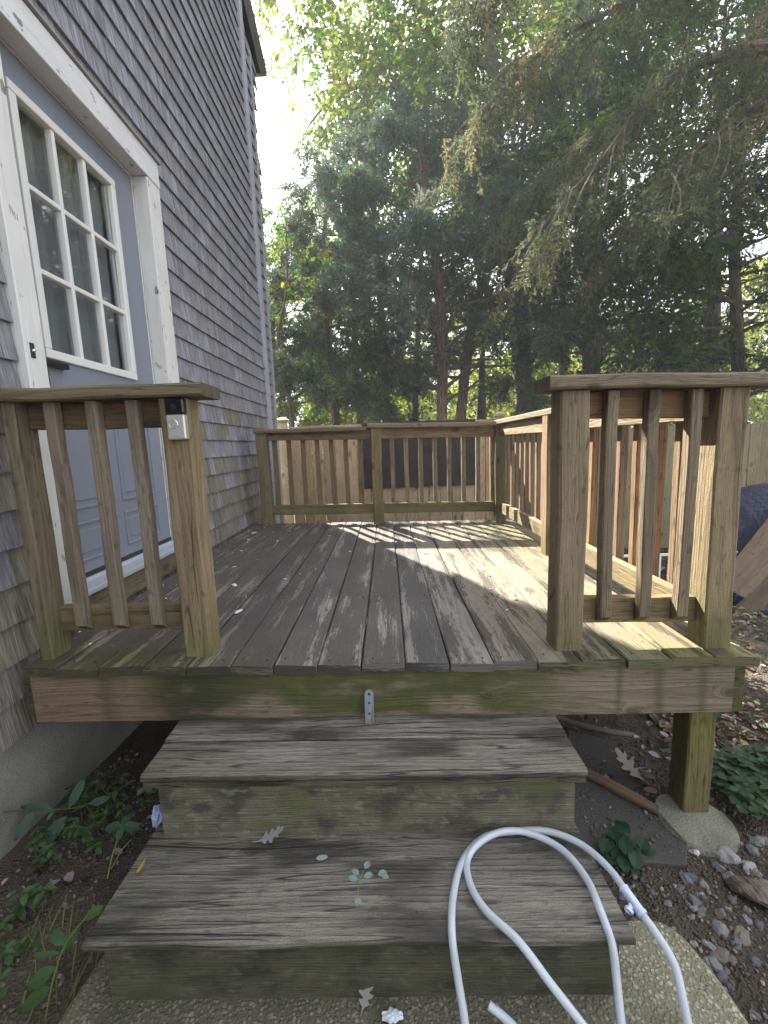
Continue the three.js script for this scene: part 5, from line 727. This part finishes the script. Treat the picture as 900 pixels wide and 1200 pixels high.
plant('grass_tuft', [0.38, -0.62, 0.56], 'tuft of long pale grass blades leaning left of the concrete pad', 'grass', (L) => { const r = rng(606); for (let i = 0; i < 90; i++) { const b = V(0.1 + 0.36 * r(), -0.635, 0.3 + 0.28 * r()), d = V(-0.5 + 0.9 * r(), 0.75 + 0.5 * r(), -0.5 * r() - 0.1).normalize(), s = 0.05 + 0.11 * r(), k = 0.5 + 0.8 * r(); leaf(L, b, d, V(0.2, 0.4, 1).normalize(), s, 0.004, [k * 1.2, k, k * 0.8], 0.5 * r(), 0.2); } }, [0.14, 0.17, 0.07]);
plant('vine', [-0.02, -0.5, -0.02], 'vine with large pointed leaves spreading over the foundation from the left edge', 'vine', (L, st) => { st.push(tube([V(-0.10, -0.44, 0.06), V(0.02, -0.485, 0.0), V(0.10, -0.51, -0.03), V(0.17, -0.50, -0.06)], 0.0028, 12, 6, false, [0.5, 0.35, 0.3])); for (const [p, d, s, w] of [[V(0.08, -0.505, -0.02), V(0.35, 0.75, -0.4), 0.11, 0.3], [V(0.05, -0.49, 0.0), V(-0.9, 0.25, 0.1), 0.11, 0.34], [V(0.09, -0.51, 0.0), V(-0.5, -0.55, 0.5), 0.11, 0.42], [V(0.14, -0.505, -0.04), V(0.9, 0.15, -0.2), 0.07, 0.4], [V(0.0, -0.47, 0.02), V(-0.3, -0.6, 0.6), 0.09, 0.4]]) leaf(L, p, d.normalize(), V(0.5, 0.6, 0.6).normalize(), s, s * w, [1, 1, 1], 0.2, 0.25); }, [0.065, 0.11, 0.075]);
plant('ground_cover', [2.44, -0.64, -0.10], 'low clover-like green leaves right of the corner support post', 'ground cover', (L, st) => { const r = rng(610); for (let i = 0; i < 150; i++) { const x = 2.36 + 0.42 * r(), z = -0.24 + 0.26 * r() - 0.2 * (x - 2.36), y = gY(x, z), h = 0.03 + 0.07 * r(), a = r() * 6; for (let k = 0; k < 3; k++) { const b = a + k * 2.1, kk = 0.6 + 0.6 * r(), s = 0.026 + 0.018 * r(); leaf(L, V(x, y + h, z), V(Math.cos(b), 0.1, Math.sin(b)).normalize(), V((r() - 0.5) * 0.5, 1, (r() - 0.5) * 0.5).normalize(), s, s * 0.85, [kk, kk, kk], 0.15, 0.15); } if (i % 3 === 0) st.push(tube([V(x, y - 0.01, z), V(x, y + h * 0.5, z), V(x, y + h, z)], 0.001, 3, 3)); } }, [0.045, 0.085, 0.03]);
plant('leafy_plant', [1.93, -0.63, 0.10], 'small dark green plant beside the right end of the lowest step', 'plant', (L, st) => { const r = rng(612); for (let i = 0; i < 20; i++) { const x = 1.86 + 0.16 * r(), z = 0.05 + 0.08 * r(), a = r() * 6.3, s = 0.045 + 0.025 * r(), kk = 0.7 + 0.5 * r(), h = 0.02 + 0.05 * r(); st.push(tube([V(1.93, gY(1.93, 0.1), 0.09), V(x, gY(x, z) + h * 0.8, z), V(x, gY(x, z) + h, z)], 0.0012, 4, 4)); leaf(L, V(x, gY(x, z) + h, z), V(Math.cos(a), 0.05, Math.sin(a)).normalize(), V((r() - 0.5) * 0.4, 1, (r() - 0.5) * 0.4).normalize(), s, s * 0.7, [kk, kk, kk], 0.2, 0.15); } }, [0.03, 0.085, 0.04]);
plant('undergrowth', [2.4, -0.66, -0.7], 'leafy plants growing beyond the deck seen under its rim', 'plants', weedy(614, 2.5, -0.9, 0.4, 70, 0.2, 0.045), [0.045, 0.085, 0.032]);
plant('yard_grass', [4.0, -0.68, -1.9], 'patch of short green and dry leaves in front of the leaning planks', 'ground cover', (L) => { const r = rng(616); for (let i = 0; i < 900; i++) { const x = 3.3 + 2.4 * r(), z = -2.5 + 0.95 * r(), a = r() * 6.3, s = 0.03 + 0.03 * r(), k = 0.5 + r(); leaflet(L, V(x, gY(x, z) + 0.02 + 0.03 * r(), z), V(Math.cos(a), 0.4 * r(), Math.sin(a)).normalize(), V((r() - 0.5) * 0.7, 1, (r() - 0.5) * 0.7).normalize(), s, s * 0.6, r() < 0.5 ? [k * 1.6, k * 1.3, k] : [k, k, k * 0.8]); } }, [0.13, 0.14, 0.06]);
// ---------------------------------------------------------------- things in the yard
{
  const r = rng(701);
  { const g = new THREE.SphereGeometry(1, 40, 24), p = g.attributes.position; for (let i = 0; i < p.count; i++) { const x = p.getX(i), y = p.getY(i), z = p.getZ(i), k = 1 + 0.06 * n2(x * 2.5 + 9, z * 2.5 + y * 2, 256, 256, 201) + 0.03 * n2(Math.atan2(z, x) * 5 + 30, y * 1.5, 256, 256, 202) * (1 - y); p.setXYZ(i, x * k * 0.62 * (1 - 0.25 * Math.max(0, y)), y < 0 ? Math.max(-0.95, y * 1.6) : y * 0.62, z * k * 0.5); } g.computeVertexNormals(); g.translate(4.45, -0.02 - 0.36, -2.45); single('covered_grill', dress(g), M.quilt, [4.45, -0.7, -2.45], 'rounded mound under a quilted navy blue cover by the yard fence', 'cover'); }
  for (const [a, b, w, th, k, tn, label] of [[V(3.84, -0.52, -1.98), V(4.30, 0.10, -2.0), 0.22, 0.04, 0, [0.95, 0.86, 0.76], 'upper weathered plank leaning on the pile at the right edge'], [V(3.86, -0.70, -1.90), V(4.42, -0.1, -1.96), 0.13, 0.06, 0, [0.55, 0.46, 0.38], 'lower brown board under the leaning plank at the right edge']]) {
    const L = a.distanceTo(b), g = board({ ax: 'x', a0: 0, a1: L, b0: -th / 2, b1: th / 2, c0: -w / 2, c1: w / 2, n: 8, ch: 0.004, level: true, rag: 0.02, tint: () => tn }), d = b.clone().sub(a).normalize(), nz = V(-0.5, 0.2, 0.9), yy = nz.clone().cross(d).normalize(), zz = d.clone().cross(yy).normalize();
    g.applyMatrix4(new THREE.Matrix4().makeBasis(d, zz.clone(), yy.clone().negate())); g.translate(a.x, a.y, a.z); single('plank', g, lum(), [a.x, a.y, a.z], label, 'plank');
  }
  crumpled('tarp', [4.22, -0.64, -2.02], 0.30, 0.12, 0.16, plain(0.02, 0.09, 0.38, { roughness: 0.45, vertexColors: true }), 5, 'crumpled bright blue tarp on the ground behind the planks', 'tarp');
  const w = thing('white_frame', [3.3, -0.68, -2.1], 'white plastic frame low to the ground seen between the yard railing balusters', 'frame'), wm = plain(0.66, 0.68, 0.7, { roughness: 0.45, vertexColors: true });
  put('bar', box(3.05, 3.95, -0.268, -0.248, -2.115, -2.095, 0.005), wm, w); for (const x of [3.0, 3.33, 3.9]) put('leg', box(x - 0.018, x + 0.018, -0.72, -0.269, -2.12, -2.09, 0.005), wm, w);
}
renderer.render(scene, camera);
